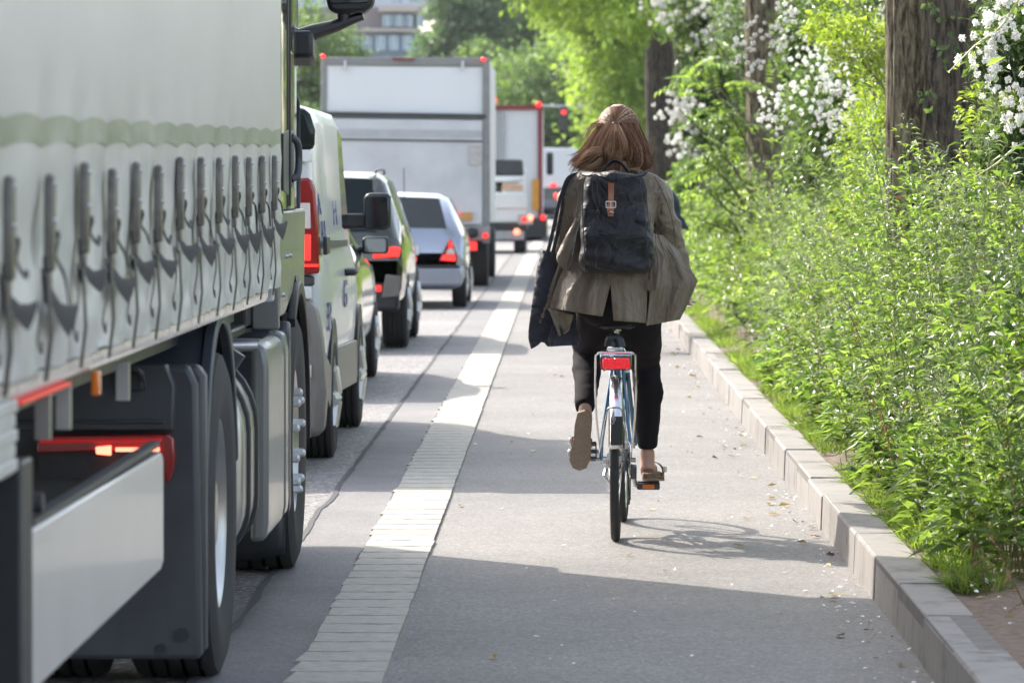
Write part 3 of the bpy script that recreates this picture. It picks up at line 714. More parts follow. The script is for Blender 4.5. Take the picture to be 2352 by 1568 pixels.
def sidemirror(t, x, y, z, w_, h_, arm, gm=None):
    P_ = [(x+.03*w_, z), (x+w_*.93, z), (x+w_, z+h_*.12), (x+w_, z+h_*.9), (x+w_*.9, z+h_), (x+w_*.12, z+h_), (x, z+h_*.85), (x, z+h_*.1)]
    m_ = MB().prism(P_, 'y', y, y+.12).build('mirror', M['black'], t, bevel=.025, bseg=3)
    MB().prism([(x+w_*.5+(a-x-w_*.5)*.84, z+h_*.5+(c-z-h_*.5)*.84) for a, c in P_], 'y', y-.012, y+.004).build('mirror_glass', M['mirror'], m_, bevel=.004)
    MB().box(arm, x+.04, y+.03, y+.09, z+.05*h_, z+h_*.45).build('mirror_arm', M['black'], t, bevel=.02)
q0, q1 = W(835, 530, 26.3), W(897, 443, 26.3)
sidemirror(van, q0.x, 26.3, q0.z, q1.x-q0.x, q1.z-q0.z, VX-.08)

# ---- dark green saloon hidden behind the van
sd = thing('saloon_car', 'low dark green saloon mostly hidden behind the white van, oval mirror showing', 'car', (-2.38, 32.4, 0))
gp = mat('green_car_paint', (.04,.05,.03), .08, metal=.3, coat=1, var=.04)
def ride(y0, L, zt, zb, hw, hr, kind):
    if kind == 'saloon': return [(y0, .62, .55, .38, hw*.86, hw*.7, ''), (y0+.05, .98, .88, .3, hw*.95, hr*1.1, ''), (y0+.7, 1.02, .95, .26, hw, hr*1.05, 'T'), (y0+1.25, zt-.03, zb, .25, hw, hr, 'S'), (y0+2.0, zt, zb, .25, hw, hr, 'S'), (y0+2.6, zt-.04, zb-.02, .25, hw, hr*.98, 'T'), (y0+3.3, .95, .88, .26, hw, hr*1.05, ''), (y0+L-.25, .72, .65, .28, hw*.93, hr, ''), (y0+L, .5, .45, .3, hw*.8, hr*.8, '')]
shell(sd, -2.38, ride(30.3, 4.4, 1.43, .93, .90, .62, 'saloon'), gp, M['glass'])
carwheels(sd, -2.38, .905, 31.1, 33.65, .31)
lampbox(sd, 'tail_lamp', rectp(-1.72, -1.5, .72, .86), 30.27, 30.4, M['redlit'])
q0 = W(832, 583, 32.6); sidemirror(sd, q0.x, 32.6, q0.z, .20, .13, -1.6)

# ---- dark SUV
sv = thing('suv_car', 'tall dark olive sport utility car between the white van and the silver hatchback', 'car', (-2.36, 41.2, 0))
sp_ = mat('suv_paint', (.022,.03,.016), .09, metal=.2, coat=1, var=.04)
xc = -2.36; hw = .90
shell(sv, xc, [(38.92, .9, .7, .5, .84, .74, ''), (38.96, 1.08, 1.0, .42, .89, .74, 'T'), (39.25, 1.58, 1.08, .36, .905, .68, ''), (39.45, 1.63, 1.08, .34, .91, .69, 'S'), (40.9, 1.64, 1.06, .33, .91, .69, 'S'), (41.6, 1.60, 1.03, .33, .91, .68, 'T'), (42.2, 1.12, 1.0, .33, .905, .72, ''), (43.0, .98, .9, .35, .86, .7, ''), (43.25, .7, .6, .38, .74, .6, '')], sp_, M['glass'])
carwheels(sv, xc, .915, 39.75, 42.35, .36, .24)
tlx = W(868, 580, 38.9)
lampbox(sv, 'tail_lamp', [(-1.74, .84), (-1.50, .86), (-1.49, .94), (-1.56, .95), (-1.74, .90)], 38.87, 39.1, M['redlit'])
MB().prism(rectp(xc-.88, xc+.86, .36, .62), 'y', 38.82, 39.1).build('bumper', M['black'], sv, bevel=.04)
MB().prism([(-1.66, .48), (-1.50, .50), (-1.48, .68), (-1.62, .70)], 'y', 38.79, 38.83).build('bumper_panel', mat('worn_grey', (.16,.145,.13), .5, var=.2), sv, bevel=.01)
lampbox(sv, 'fog_lamp', rectp(-1.71, -1.66, .54, .60), 38.79, 38.84, M['redlit'])
MB().prism(rectp(xc-.26, xc+.26, .75, .86), 'y', 38.90, 38.94).build('number_plate', mat('dim_plate', (.3,.3,.3), .5), sv)
b = MB()
for s in (-1, 1): b.ctube([(xc+s*.62, 39.4, 1.625), (xc+s*.63, 39.6, 1.65), (xc+s*.63, 41.0, 1.65), (xc+s*.62, 41.3, 1.61)], .012, 18, 6)
b.build('roof_rail', M['black'], sv, split=True)

# ---- silver hatchback
hb = thing('hatchback_car', 'small silver blue hatchback with lit red triangular tail lamps', 'car', (-2.03, 54, 0))
hp = mat('silver_blue_paint', (.36,.39,.46), .2, metal=.55, coat=1, var=.04)
xc = -2.03
shell(hb, xc, [(52.10, .62, .50, .36, .72, .6, ''), (52.14, .86, .62, .27, .80, .66, ''), (52.2, .98, .88, .24, .82, .68, 'T'), (52.72, 1.36, .96, .22, .822, .56, ''), (52.9, 1.405, .96, .22, .822, .57, 'S'), (53.9, 1.42, .95, .22, .822, .575, 'S'), (54.55, 1.37, .92, .22, .82, .56, 'T'), (55.3, .96, .9, .22, .815, .62, ''), (55.8, .8, .75, .25, .74, .6, ''), (55.95, .55, .5, .28, .6, .5, '')], hp, M['glass'])
carwheels(hb, xc, .83, 52.85, 55.25, .295, .18)
def H(px, py): q = W(px, py, 52.1); return (q.x, q.z)
for sgn in (1, -1):
    P_ = [H(1008, 598), H(1050, 602), H(1051, 585), H(1038, 552), H(1033, 546)]
    if sgn < 0: P_ = [(2*xc-a, c) for a, c in P_]
    tl = lampbox(hb, 'tail_lamp', P_, 52.04, 52.3, M['red'], .012)
    for nm_, P2, m_ in (('lit_segment', [H(1012, 597), H(1046, 600), H(1046, 586), H(1019, 585)], 'redlit'), ('clear_segment', [H(1024, 583), H(1046, 584), H(1042, 572), H(1030, 571)], 'clear'), ('lit_segment', [H(1030, 569), H(1041, 570), H(1036, 553), H(1033, 552)], 'redlit')):
        if sgn < 0: P2 = [(2*xc-a, c) for a, c in P2]
        lampbox(tl, nm_, P2, 52.02, 52.05, M[m_], .004)
MB().prism([(xc-.78, .27), (xc+.78, .27), (xc+.81, .36), (xc+.80, .52), (xc-.80, .52), (xc-.81, .36)], 'y', 51.97, 52.3).build('bumper', hp, hb, bevel=.04, bseg=3)
MB().box(xc-.76, xc+.76, 51.955, 52.0, .50, .535).build('bumper_strip', M['black'], hb, bevel=.008)
MB().prism(rectp(xc-.26, xc+.26, .66, .77), 'y', 52.05, 52.1).build('number_plate', M['white_paint'], hb)
MB().tube([(xc+.05, 52.95, 1.42), (xc+.05, 52.8, 1.72)], .006, 6).build('aerial', M['black'], hb)
b = MB().ball((xc+.35, 53.9, 1.12), (.1, .09, .13), 12, 9); b.ball((xc-.35, 53.9, 1.12), (.1, .09, .13), 12, 9); b.build('head_rest', M['dark'], hb, split=True)
MB().box(xc-.1, xc+.1, 52.3, 52.34, 1.03, 1.06).build('rear_wiper', M['black'], hb, bevel=.01)

# ---- white box truck
bt = thing('box_truck', 'tall white box lorry with grey tail lift, roller shutter and red roof lamps', 'truck', (-2.35, 66, 0))
def B(px, py, Y=63.0): q = W(px, py, Y); return (q.x, q.z)
whiteb = mat('box_white', (.68,.70,.72), .45, var=.04, vs=1.5); dirty = mat('tail_lift_metal', (.62,.62,.635), .5, metal=.1, var=.16, vs=1.6)
fr = mat('box_frame', (.27,.27,.26), .5, var=.15)
x0, z1 = B(737, 132); x1, _ = B(1122, 132); z0 = B(0, 512)[1]
MB().box(x0+.02, x1-.0, 63.06, 69.5, z0, z1-.02).build('box_body', whiteb, bt, bevel=.02)
b = MB(); b.box(x0, x0+.09, 63, 63.08, z0, z1); b.box(x1-.09, x1+.02, 62.97, 63.08, z0-.3, z1); b.box(x0+.09, x1-.09, 63, 63.08, z1-.12, z1)
b.build('rear_frame', fr, bt, bevel=.01)
MB().prism([B(742, 150), B(1115, 156), B(1113, 262), B(742, 256)], 'y', 63.03, 63.07).build('roller_shutter', mat('shutter_white', (.82,.83,.84), .4, var=.03, vs=1), bt)
MB().prism([B(742, 258), B(1116, 264), B(1116, 272), B(742, 266)], 'y', 62.94, 63.04).build('shutter_bar', M['dark'], bt)
tlz = MB().prism([B(742, 272), B(1108, 277), B(1108, 516), B(742, 510)], 'y', 62.95, 63.03).build('tail_lift', dirty, bt, bevel=.01)
MB().prism([B(742, 318), B(1108, 323), B(1108, 327), B(742, 322)], 'y', 62.93, 62.96).build('lift_ridge', M['dark'], tlz)
MB().prism([B(742, 296), B(1108, 300), B(1108, 316), B(742, 312)], 'y', 62.94, 62.955).build('lift_panel', mat('lift_panel', (.48,.48,.49), .55, var=.1), tlz)
MB().prism([B(1075, 334), B(1105, 334), B(1105, 380), B(1075, 378)], 'y', 62.925, 62.955).build('warning_plate', mat('plate_grey', (.5,.47,.45), .5, var=.25, vs=8), tlz)
for px in (790, 1060): MB().prism([B(px, 140), B(px+6, 140), B(px+6, 162), B(px, 162)], 'y', 62.92, 63.0).build('hinge', M['alu'], bt)
MB().prism([B(902, 133), B(952, 135), B(952, 139), B(902, 138)], 'y', 62.95, 63.0).build('roof_lamp', M['red'], bt)
for px, py in ((742, 129), (1110, 137)): MB().ball(W(px, py, 62.95), (.04, .04, .03)).build('marker_lamp', M['redlit'], bt)
MB().prism([B(1036, 485), B(1056, 488), B(1056, 505), B(1038, 504)], 'y', 62.88, 62.96).build('tail_lamp', M['redlit'], bt, bevel=.01)
MB().prism([B(1060, 488), B(1085, 488), B(1085, 506), B(1060, 506)], 'y', 62.9, 62.96).build('warning_plate', mat('plate_orange', (.65,.33,.1), .5, var=.1), bt)
MB().prism([B(760, 520), B(1126, 520), B(1126, 552), B(760, 552)], 'y', 62.9, 63.2).build('underrun_bar', mat('bar_grey', (.3,.3,.3), .5, var=.2), bt, bevel=.02)
MB().ball(W(1085, 535, 62.85), (.09, .02, .08)).build('towing_ring', M['black'], bt)
MB().prism([B(1072, 555), B(1096, 555), B(1096, 575), B(1072, 574)], 'y', 62.85, 62.92).build('tail_lamp', M['redlit'], bt, bevel=.015)
MB().ball(W(1115, 541, 62.85), (.045, .03, .045)).build('tail_lamp', M['redlit'], bt)
b = MB()
for s in (-.45, .45): b.box(-2.35+s-.05, -2.35+s+.05, 63.2, 71.5, .6, z0)
b.build('chassis', M['black'], bt, split=True)
MB().prism([(69.7, .5), (71.6, .5), (71.6, 1.3), (71.2, 2.2), (69.7, 2.3)], 'x', x0+.15, x1-.15).build('cab', M['white_paint'], bt, bevel=.1)
for y in (64.2, 70.5): wheel(bt, (x1-.02, y, .4), .42, .3); wheel(bt, (x0+.02, y, .4), .42, .3, side=-1)

# ---- pickup/flatbed with black headboard
fb = thing('flatbed_truck', 'small white flatbed lorry with dark load board and glowing brake lamps behind the box lorry', 'truck', (-1.85, 96.5, 0))
def G(px, py, Y=94.0): q = W(px, py, Y); return (q.x, q.z)
xa, xb = G(1040, 0)[0], G(1214, 0)[0]
MB().box(xa, xb-.06, 94.05, 97.3, G(0, 512)[1], G(0, 478)[1]).build('load_bed', M['white_paint'], fb, bevel=.03)
MB().prism([G(1045, 480), G(1212, 480), G(1206, 444), G(1045, 440)], 'y', 94.0, 94.5).build('tailboard', M['white_paint'], fb, bevel=.03)
MB().prism([G(1050, 404), G(1202, 404), G(1199, 366), G(1050, 364)], 'y', 95.2, 95.8).build('load_cover', M['dark'], fb, bevel=.05)
MB().prism([G(1050, 418), G(1196, 418), G(1198, 404), G(1050, 404)], 'y', 94.9, 97.4).build('cab', M['white_paint'], fb, bevel=.05)
MB().prism([G(1150, 444), G(1200, 444), G(1196, 418), G(1152, 418)], 'y', 95.0, 97.4).build('cab_side', M['white_paint'], fb, bevel=.04)
MB().prism([G(1050, 455), G(1150, 458), G(1150, 420), G(1050, 420)], 'y', 95.1, 97.3).build('rear_window', M['glass'], fb, bevel=.04)
MB().prism([G(1150, 436), G(1200, 436), G(1200, 424), G(1152, 424)], 'y', 94.93, 95.02).build('warning_strip', mat('strip_orange', (.62,.35,.22), .5, var=.1), fb)
MB().prism([G(1050, 530), G(1210, 530), G(1210, 512), G(1050, 512)], 'y', 94.0, 97).build('chassis', M['black'], fb, bevel=.03)
MB().prism([G(1060, 552), G(1204, 552), G(1204, 530), G(1060, 530)], 'y', 93.96, 94.2).build('bumper', mat('bumper_grey', (.35,.36,.38), .45, var=.2), fb, bevel=.03)
MB().prism([G(1190, 516), G(1224, 516), G(1224, 492), G(1190, 492)], 'y', 93.96, 94.1).build('lamp_bracket', mat('grey_b', (.42,.42,.42), .5), fb, bevel=.02)
for px, py, r, m_ in ((1204, 504, .06, 'redlit'), (1218, 500, .07, 'redhot'), (1187, 532, .07, 'redhot')): MB().ball(W(px, py, 93.9), (r, .05, r)).build('brake_lamp', M[m_], fb)
for s, xx in ((1, G(1206, 0)[0]), (-1, xa+.08)):
    wheel(fb, (xx, 94.6, .36), .37, .25, side=s); wheel(fb, (xx, 98.3, .36), .37, .25, side=s)
MB().prism([(97.4, .5), (99.4, .5), (99.3, 1.1), (98.7, 1.9), (97.4, 1.95)], 'x', xa+.1, xb-.1).build('engine_cab', M['white_paint'], fb, bevel=.08)

# ---- tall white lorry with red corner frame
wl = thing('white_lorry', 'tall white box lorry with dark red corner posts queueing beyond the flatbed', 'truck', (-1.85, 123, 0))
def K(px, py, Y=115.0): q = W(px, py, Y); return (q.x, q.z)
xa, za = K(1030, 242); xb, _ = K(1246, 242); zb = K(0, 500)[1]
MB().box(xa, xb-.03, 115.05, 127, zb, za-.03).build('box_body', mat('box_pale', (.66,.68,.70), .45, var=.03), wl)
rm = mat('dark_red_frame', (.22,.03,.04), .45, var=.15)
b = MB(); b.box(xa, xb, 114.98, 115.06, za-.13, za); b.box(xb-.13, xb, 114.97, 115.05, zb, za-.13); b.box(xa, xa+.12, 114.97, 115.05, zb, za-.13)
b.build('rear_frame', rm, wl)
for px in (1140, 1154): MB().box(K(px, 0)[0], K(px+5, 0)[0], 114.96, 115.04, zb, za-.14).build('lock_bar', mat('bar_steel', (.36,.37,.39), .4, metal=.4), wl)
for px, py, r in ((1133, 230, .10), (1237, 240, .085)): MB().ball(W(px, py, 114.9), (r, .08, r)).build('marker_lamp', M['redlit'], wl)
MB().prism([K(1222, 482), K(1238, 482), K(1238, 412), K(1222, 412)], 'y', 114.9, 114.96).build('warning_plate', mat('plate_amber', (.62,.28,.03), .5), wl)
MB().prism([K(1050, 545), K(1255, 545), K(1255, 500), K(1050, 500)], 'y', 114.9, 126).build('chassis', M['black'], wl)
MB().ball(W(1247, 500, 114.8), (.08, .05, .08)).build('tail_lamp', M['redlit'], wl)
for s, xx in ((1, xb-.02), (-1, xa+.02)):
    for y in (116.5, 117.8, 125.5): wheel(wl, (xx, y, .48), .48, .3, side=s)
b = MB().box(xa+.1, xb-.05, 127.3, 129.3, .6, 3.2); b.build('cab', M['dark'], wl, bevel=.12)
MB().box(xb+.06, xb+.26, 127.4, 127.5, K(0, 402, 127.4)[1], K(0, 350, 127.4)[1]).build('mirror', M['black'], wl, bevel=.05)

# ---- farther vehicles
def fartruck(name, label, px0, px1, pyt, pyb, Y, lights, col=(.66,.67,.69)):
    a, c = W(px0, pyt, Y), W(px1, pyb, Y); t = thing(name, label, 'truck', ((a.x+c.x)/2, Y+3.5, 0))
    MB().box(a.x, c.x, Y, Y+6.5, c.z, a.z).build('box_body', mat(name+'_paint', col, .45, var=.04), t, bevel=.08)
    MB().box(a.x+.1, c.x-.1, Y+.05, Y+8, .45, c.z).build('chassis', M['black'], t)
    MB().box(a.x+.05, c.x-.05, Y+6.7, Y+8.6, .6, 2.6).build('cab', M['white_paint'], t, bevel=.15)
    for y in (Y+1, Y+7.4): wheel(t, (c.x, y, .45), .45, .3); wheel(t, (a.x, y, .45), .45, .3, side=-1)
    for px, py, r in lights: MB().ball(W(px, py, Y-.1), (r, .06, r)).build('tail_lamp', M['redlit'], t)
    return t
fartruck('distant_lorry', 'small pale lorry far ahead beside the rider, behind the red framed lorry', 1236, 1326, 340, 492, 190, ((1271, 430, .17),))
dc = thing('distant_car', 'tiny dark car far ahead with a red brake lamp, right of the lorries', 'car', (-.1, 154, 0))
shell(dc, -.32, [(150.1, .9, .7, .4, .8, .6, ''), (150.2, 1.0, .9, .3, .88, .65, 'T'), (150.9, 1.42, .95, .28, .89, .62, 'S'), (152.2, 1.42, .93, .28, .89, .62, 'T'), (153.0, .95, .85, .3, .88, .6, ''), (154.3, .7, .6, .32, .7, .5, '')], mat('distant_car_paint', (.14,.15,.18), .3, coat=.6), M['glass'])
carwheels(dc, -.32, .9, 150.9, 153.4, .32)
MB().ball(W(1279, 450, 150), (.11, .06, .11)).build('brake_lamp', M['redlit'], dc)
# ---- traffic signal on a mast arm
ts = thing('traffic_signal', 'grey mast arm over the road carrying a signal head showing red', 'traffic light', (3.4, 200, 0))
q = W(1295, 258, 200)
b = MB().cyl((3.4, 200, 0), (3.4, 200, 5.6), .13, .09, 12); b.cyl((3.4, 200, q.z+.22), (-1.2, 200, q.z+.30), .07, .05, 8)
b.build('mast', mat('mast_grey', (.4,.42,.43), .5, var=.1), ts)
b = MB().box(q.x-.2, q.x+.2, 199.85, 200.1, q.z-.85, q.z+.25); b.build('signal_head', M['black'], ts, bevel=.04)
MB().ball((q.x, 199.82, q.z), (.12, .05, .12)).build('red_light', M['redlit'], ts)
lp = thing('street_lamp', 'slim grey lamp post rising in front of the far trees', 'street lamp', (-2.0, 290, 0))
MB().tube([(-2.0, 290, 0), (-2.0, 290, 9.6)], [.16, .1], 10).build('post', mat('post_grey', (.36,.38,.39), .5), lp)
MB().box(-2.0, -.6, 289.9, 290.1, 9.6, 9.75).build('lamp_head', M['alu'], lp, bevel=.04)
# ---- distant office building
ob = thing('office_building', 'grey blue office block with ribbon windows above the queue of lorries', 'building', (-18, 395, 0))
def O(px, py): q = W(px, py, 380); return q
x0, x1 = O(640, 0).x, O(968, 0).x
wallm = mat('facade_brown', (.27,.22,.23), .8, var=.1, vs=.2); blu = mat('facade_blue', (.16,.19,.25), .6, var=.1, vs=.3)
MB().box(x0, x1, 380, 410, 0, O(0, 78).z).build('wall', blu, ob)
MB().box(x0, O(935, 0).x, 380.6, 410, O(0, 78).z, O(0, 20).z).build('wall', wallm, ob)
MB().box(O(870, 0).x, x1+2, 379.2, 400, O(0, 28).z, O(0, 14).z).build('terrace', mat('terrace', (.55,.45,.40), .7), ob)
MB().box(x0, x1, 379.3, 380.0, O(0, 74).z, O(0, 66).z).build('ledge', mat('ledge', (.5,.42,.40), .7), ob)
MB().box(x0, x1+2, 384, 410, O(0, 14).z, O(0, -60).z).build('wall', mat('facade_pale', (.55,.57,.63), .7, var=.1, vs=.2), ob)
wg = mat('office_glass', (.30,.40,.50), .15, var=.3, vs=.3, spec=.8)
for py0, py1, pxs in ((82, 116, (800, 832, 862, 893, 924)), (34, 62, (878, 905, 932, 950)), (-10, 8, (700, 740, 780, 820, 900, 940))):
    for px in pxs:
        f_ = MB().box(O(px, 0).x, O(px+24, 0).x, 379.82, 380.1, O(0, py1).z, O(0, py0).z).build('window', wg, ob)
        MB().box(O(px+11, 0).x, O(px+13, 0).x, 379.75, 379.83, O(0, py1).z, O(0, py0).z).build('frame', M['alu'], f_)
# ------------------------------------------------------------------ vegetation
LW = leaf_mat('weed_leaf', (.03,.068,.018), (.24,.33,.09), .40, .42)
LS = leaf_mat('silvery_leaf', (.08,.12,.055), (.36,.41,.27), .42, .3, (1.5,1.5,1.1))
LY_ = leaf_mat('lime_leaf', (.12,.18,.03), (.30,.36,.07), .42, .45)
LD = leaf_mat('shrub_leaf', (.025,.05,.022), (.13,.19,.07), .3, .38)
LF = leaf_mat('far_leaf', (.05,.095,.04), (.16,.23,.085), .45, .42)
LFd = leaf_mat('far_dark_leaf', (.05,.095,.06), (.13,.20,.115), .5, .38)
LFy = leaf_mat('far_lime_leaf', (.11,.18,.045), (.26,.34,.10), .45, .45)
LG = leaf_mat('grass_blade', (.08,.13,.03), (.20,.26,.07), .4, .45)
ST = mat('plant_stem', (.16,.20,.06), .6, var=.2)
FL = leaf_mat('flower_petal', (.70,.70,.66), (.92,.92,.88), .6, .3, (1,1,1))
FD = leaf_mat('dry_plant', (.16,.09,.04), (.32,.22,.10), .8, .25, (1,1,1))

def bankz(x): return .135+np.minimum(.5, .10*(x-1.29))
def weeds(cl, pos, h, K, L, Wd, spread=.12, mi=0, stem=None, lean=.18, droop=.3, phi=(-.2,.9), z0=None, low=.12):
    """upright plants with leaves all the way up; everything vectorised"""
    n = len(pos); lv = RNG.normal(0, lean, (n,2)); base = np.column_stack([pos, bankz(pos[:,0]) if z0 is None else np.full(n, z0)])
    def pt(i, t): return base[i]+np.column_stack([lv[i]*h[i,None]*t[:,None]**1.6, h[i]*t])
    if stem is not None:
        for a in range(4):
            i = np.arange(n); A = pt(i, np.full(n, a/4)); B_ = pt(i, np.full(n, (a+1)/4)); cl.add(sticks(A, B_, .0035*(1-a/5), .0035*(1-(a+1)/5)), stem)
    i = np.repeat(np.arange(n), K); t = low+(1-low)*RNG.random(len(i))**.8
    az = RNG.random(len(i))*2*PI; ph = RNG.uniform(phi[0], phi[1], len(i))*(.5+.6*t)
    off = spread*(1.05-t)*RNG.random(len(i))*(h[i]**.7)
    P = pt(i, t)+np.column_stack([np.cos(az)*off, np.sin(az)*off, off*.35])
    D = np.column_stack([np.cos(az)*np.cos(ph), np.sin(az)*np.cos(ph), np.sin(ph)])
    s = (1-.45*t)*RNG.uniform(.6, 1.25, len(i))
    cl.add(leaves(P, D, L*s, Wd*s, .22, droop), mi)
    return pt
def profile_h(x, y):
    """height of the weed belt against the distance from the kerb"""
    e = x-1.36
    return np.clip(.19+2.0*e, .1, 1.38)*(.85+.2*np.sin(y*1.3)+.14*np.sin(y*3.1+x*4))
def scatter(n, x0, x1, y0, y1, px=1.0, py=1.6):
    x = x0+(x1-x0)*RNG.random(n)**px; y = y0+(y1-y0)*RNG.random(n)**py; return np.column_stack([x, y])
# near belt
patch = lambda p, s: .5+.5*np.sin(p[:,0]*3.1+1.3*np.sin(p[:,1]*.9+s)+s*2)*np.sin(p[:,1]*1.15+s*1.7+p[:,0])
c = Cloud()
p = scatter(1450, 1.36, 2.7, 14.5, 30, .9, 1.3); h = np.maximum(.1, profile_h(p[:,0], p[:,1]))*RNG.uniform(.75, 1.2, len(p)); edge = 1.385+.06*np.sin(p[:,1]*1.9)+.045*np.sin(p[:,1]*4.7)
k = (p[:,0] > edge) & (patch(p, 0) < RNG.uniform(.3, 1.15, len(p))); p, h = p[k], h[k]; weeds(c, p, h, 36, .12, .040, .2, 0, 1)
p = scatter(1000, 1.55, 3.6, 28, 62, 1.1, 1.1); h = np.maximum(.15, profile_h(p[:,0], p[:,1]))*RNG.uniform(.8, 1.15, len(p)); weeds(c, p, h, 30, .15, .055, .25, 0, 1)
p = scatter(520, 1.5, 5.0, 58, 130, 1.3, 1.1); h = .3+.9*np.minimum(1, (p[:,0]-1.3)); h *= RNG.uniform(.8, 1.2, len(p)); weeds(c, p, h, 24, .28, .12, .35, 0, 1)
tag(c.build('leafy_weeds', [LW, ST], org=(2, 20, .15)), 'dense bright green leafy weeds growing along the kerb', 'weeds', kind='stuff')
c = Cloud()
p = scatter(760, 1.5, 2.5, 14.6, 34, .85, 1.2); h = np.maximum(.15, profile_h(p[:,0], p[:,1]))*RNG.uniform(.85, 1.35, len(p)); weeds(c, p, h, 60, .08, .016, .22, 0, 1, phi=(.0, 1.1))
p = scatter(260, 1.7, 3.2, 32, 60, 1, 1); h = profile_h(p[:,0], p[:,1])*RNG.uniform(.9, 1.25, len(p)); weeds(c, p, h, 30, .09, .022, .2, 0, 1, phi=(.0, 1.1))
tag(c.build('silvery_weeds', [LS, ST], org=(2, 20, .15)), 'narrow leaved silvery green weeds mixed through the roadside belt', 'weeds', kind='stuff')
c = Cloud()
p = scatter(420, 1.6, 2.6, 15, 46, .9, 1.1); h = profile_h(p[:,0], p[:,1])*RNG.uniform(.7, 1.12, len(p)); weeds(c, p, h, 30, .06, .03, .25, 0, 1)
tag(c.build('lime_weeds', [LY_, ST], org=(2, 20, .15)), 'yellow green broad leaved weeds scattered among the others', 'weeds', kind='stuff')
c = Cloud()
p = scatter(70, 1.55, 2.15, 16.5, 23.5, 1, 1); weeds(c, p, RNG.uniform(1.1, 1.55, 70), 60, .07, .03, .16, 0, 1, low=.3)
tag(c.build('tall_weeds', [LW, ST], org=(1.8, 20, .15)), 'taller loose weeds standing before the thick trunk', 'weeds', kind='stuff')
c = Cloud(); LB = leaf_mat('broad_leaf', (.03,.07,.02), (.15,.25,.06), .38, .42)
p = scatter(620, 1.4, 2.6, 14.8, 34, .9, 1.2); k = patch(p, 0) > .5; p = p[k]; h = np.maximum(.15, profile_h(p[:,0], p[:,1]))*RNG.uniform(.6, 1.05, len(p)); weeds(c, p, h, 24, .12, .055, .2, 0, 1, phi=(-.1, .8), droop=.4)
tag(c.build('broad_leaf_weeds', [LB, ST], org=(1.8, 20, .15)), 'patches of darker broad leaved weeds among the fine ones', 'weeds', kind='stuff')
c = Cloud(); n = 260; p = scatter(n, 1.4, 2.4, 13, 32, 1, 1.1); A = np.column_stack([p, bankz(p[:,0])]); hh = np.maximum(.2, profile_h(p[:,0], p[:,1]))*RNG.uniform(.7, 1.25, n); B_ = A+np.column_stack([RNG.normal(0, .12, (n,2)), hh]); c.add(sticks(A, B_, .003, .0015), 0)
i = np.repeat(np.arange(n), 5); t_ = RNG.uniform(.4, 1, len(i)); c.add(leaves(A[i]+(B_[i]-A[i])*t_[:,None], ruv(len(i))*np.array([1,1,.4])-np.array([0,0,.7]), RNG.uniform(.03, .06, len(i)), np.full(len(i), .012)), 0)
tag(c.build('dry_stems', [FD], org=(1.8, 20, .15)), 'thin dead brown stems standing among the green weeds', 'dry stems', kind='stuff')
# grass along the kerb
c = Cloud()
def tufts(n, pos, nb, L, s):
    i = np.repeat(np.arange(n), nb); P = np.column_stack([pos[i]+RNG.normal(0, s, (len(i),2)), bankz(pos[i,0])]); P[:,0] = np.maximum(P[:,0], 1.30)
    a = RNG.random(len(i))*6.283; ph = RNG.uniform(.5, 1.45, len(i)); D = np.column_stack([np.cos(a)*np.cos(ph), np.sin(a)*np.cos(ph), np.sin(ph)])
    Ls = L[i]*RNG.uniform(.5, 1.2, len(i)); c.add(leaves(P, D, Ls, np.full(len(i), .0065), .1, .35), 0)
y = 14.2+40*RNG.random(520)**1.3; dens = np.sin(y*.8+1)+.5*np.sin(y*2.3); k = dens > -.35-.8*RNG.random(520); y = y[k]; x = 1.32+np.abs(RNG.normal(0, .08, len(y)))
tufts(len(y), np.column_stack([x, y]), 30, RNG.uniform(.05, .14, len(y)), .035)
y = 45+80*RNG.random(200); tufts(200, np.column_stack([1.33+.1*RNG.random(200), y]), 40, RNG.uniform(.12, .25, 200), .12)
tag(c.build('grass', [LG], org=(1.4, 20, .15)), 'fringe of short bright grass along the back of the kerb', 'grass', kind='stuff')

# ---- trees
def barkmat(name, a, c_, ystretch=5):
    m, nt, b = node_mat(name); v = coord(nt, (9, 9, 2.0))
    n = N(nt, 'ShaderNodeTexNoise', Scale=3, Detail=9, Roughness=.72, Distortion=.5); nt.links.new(v, n.inputs['Vector'])
    r = ramp(nt, n.outputs['Fac'], [(.40, c3(a, .22)), (.49, a), (.60, c_)]); nt.links.new(r.outputs[0], b.inputs['Base Color']); b.inputs['Roughness'].default_value = .9
    bp = N(nt, 'ShaderNodeBump', Strength=1, Distance=.05); nt.links.new(n.outputs['Fac'], bp.inputs['Height']); nt.links.new(bp.outputs[0], b.inputs['Normal'])
    return m
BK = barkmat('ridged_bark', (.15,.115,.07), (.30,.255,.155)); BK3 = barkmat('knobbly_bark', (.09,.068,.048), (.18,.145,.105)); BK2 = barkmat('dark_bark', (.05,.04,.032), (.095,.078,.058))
def trunk(t, base, r0, r1, H, m, lean=(0,0), ridges=22, seed=0, name='trunk'):
    nu, nv = 96, 70; x0, y0, z0 = base
    def f(u, v):
        a = 2*PI*u; z = H*v; r = r0+(r1-r0)*v+r0*.35*math.exp(-z/.35)
        q = Vector((math.cos(a)*2, math.sin(a)*2, z*.5+seed)); w_ = mnoise.noise(q*1.2)*.8
        rg = math.sin(a*ridges+6*w_+3*mnoise.noise(Vector((z*1.2, a, seed)))); r += r0*(.035*rg+.09*w_+.03*mnoise.noise(Vector((a*9, z*5, seed))))
        return Vector((x0+lean[0]*z+math.cos(a)*r, y0+lean[1]*z+math.sin(a)*r, z0+z))
    R = [[f(i/nu, j/nv) for i in range(nu)] for j in range(nv+1)]
    return MB().rings(R).build(name, m, t, smooth=60)
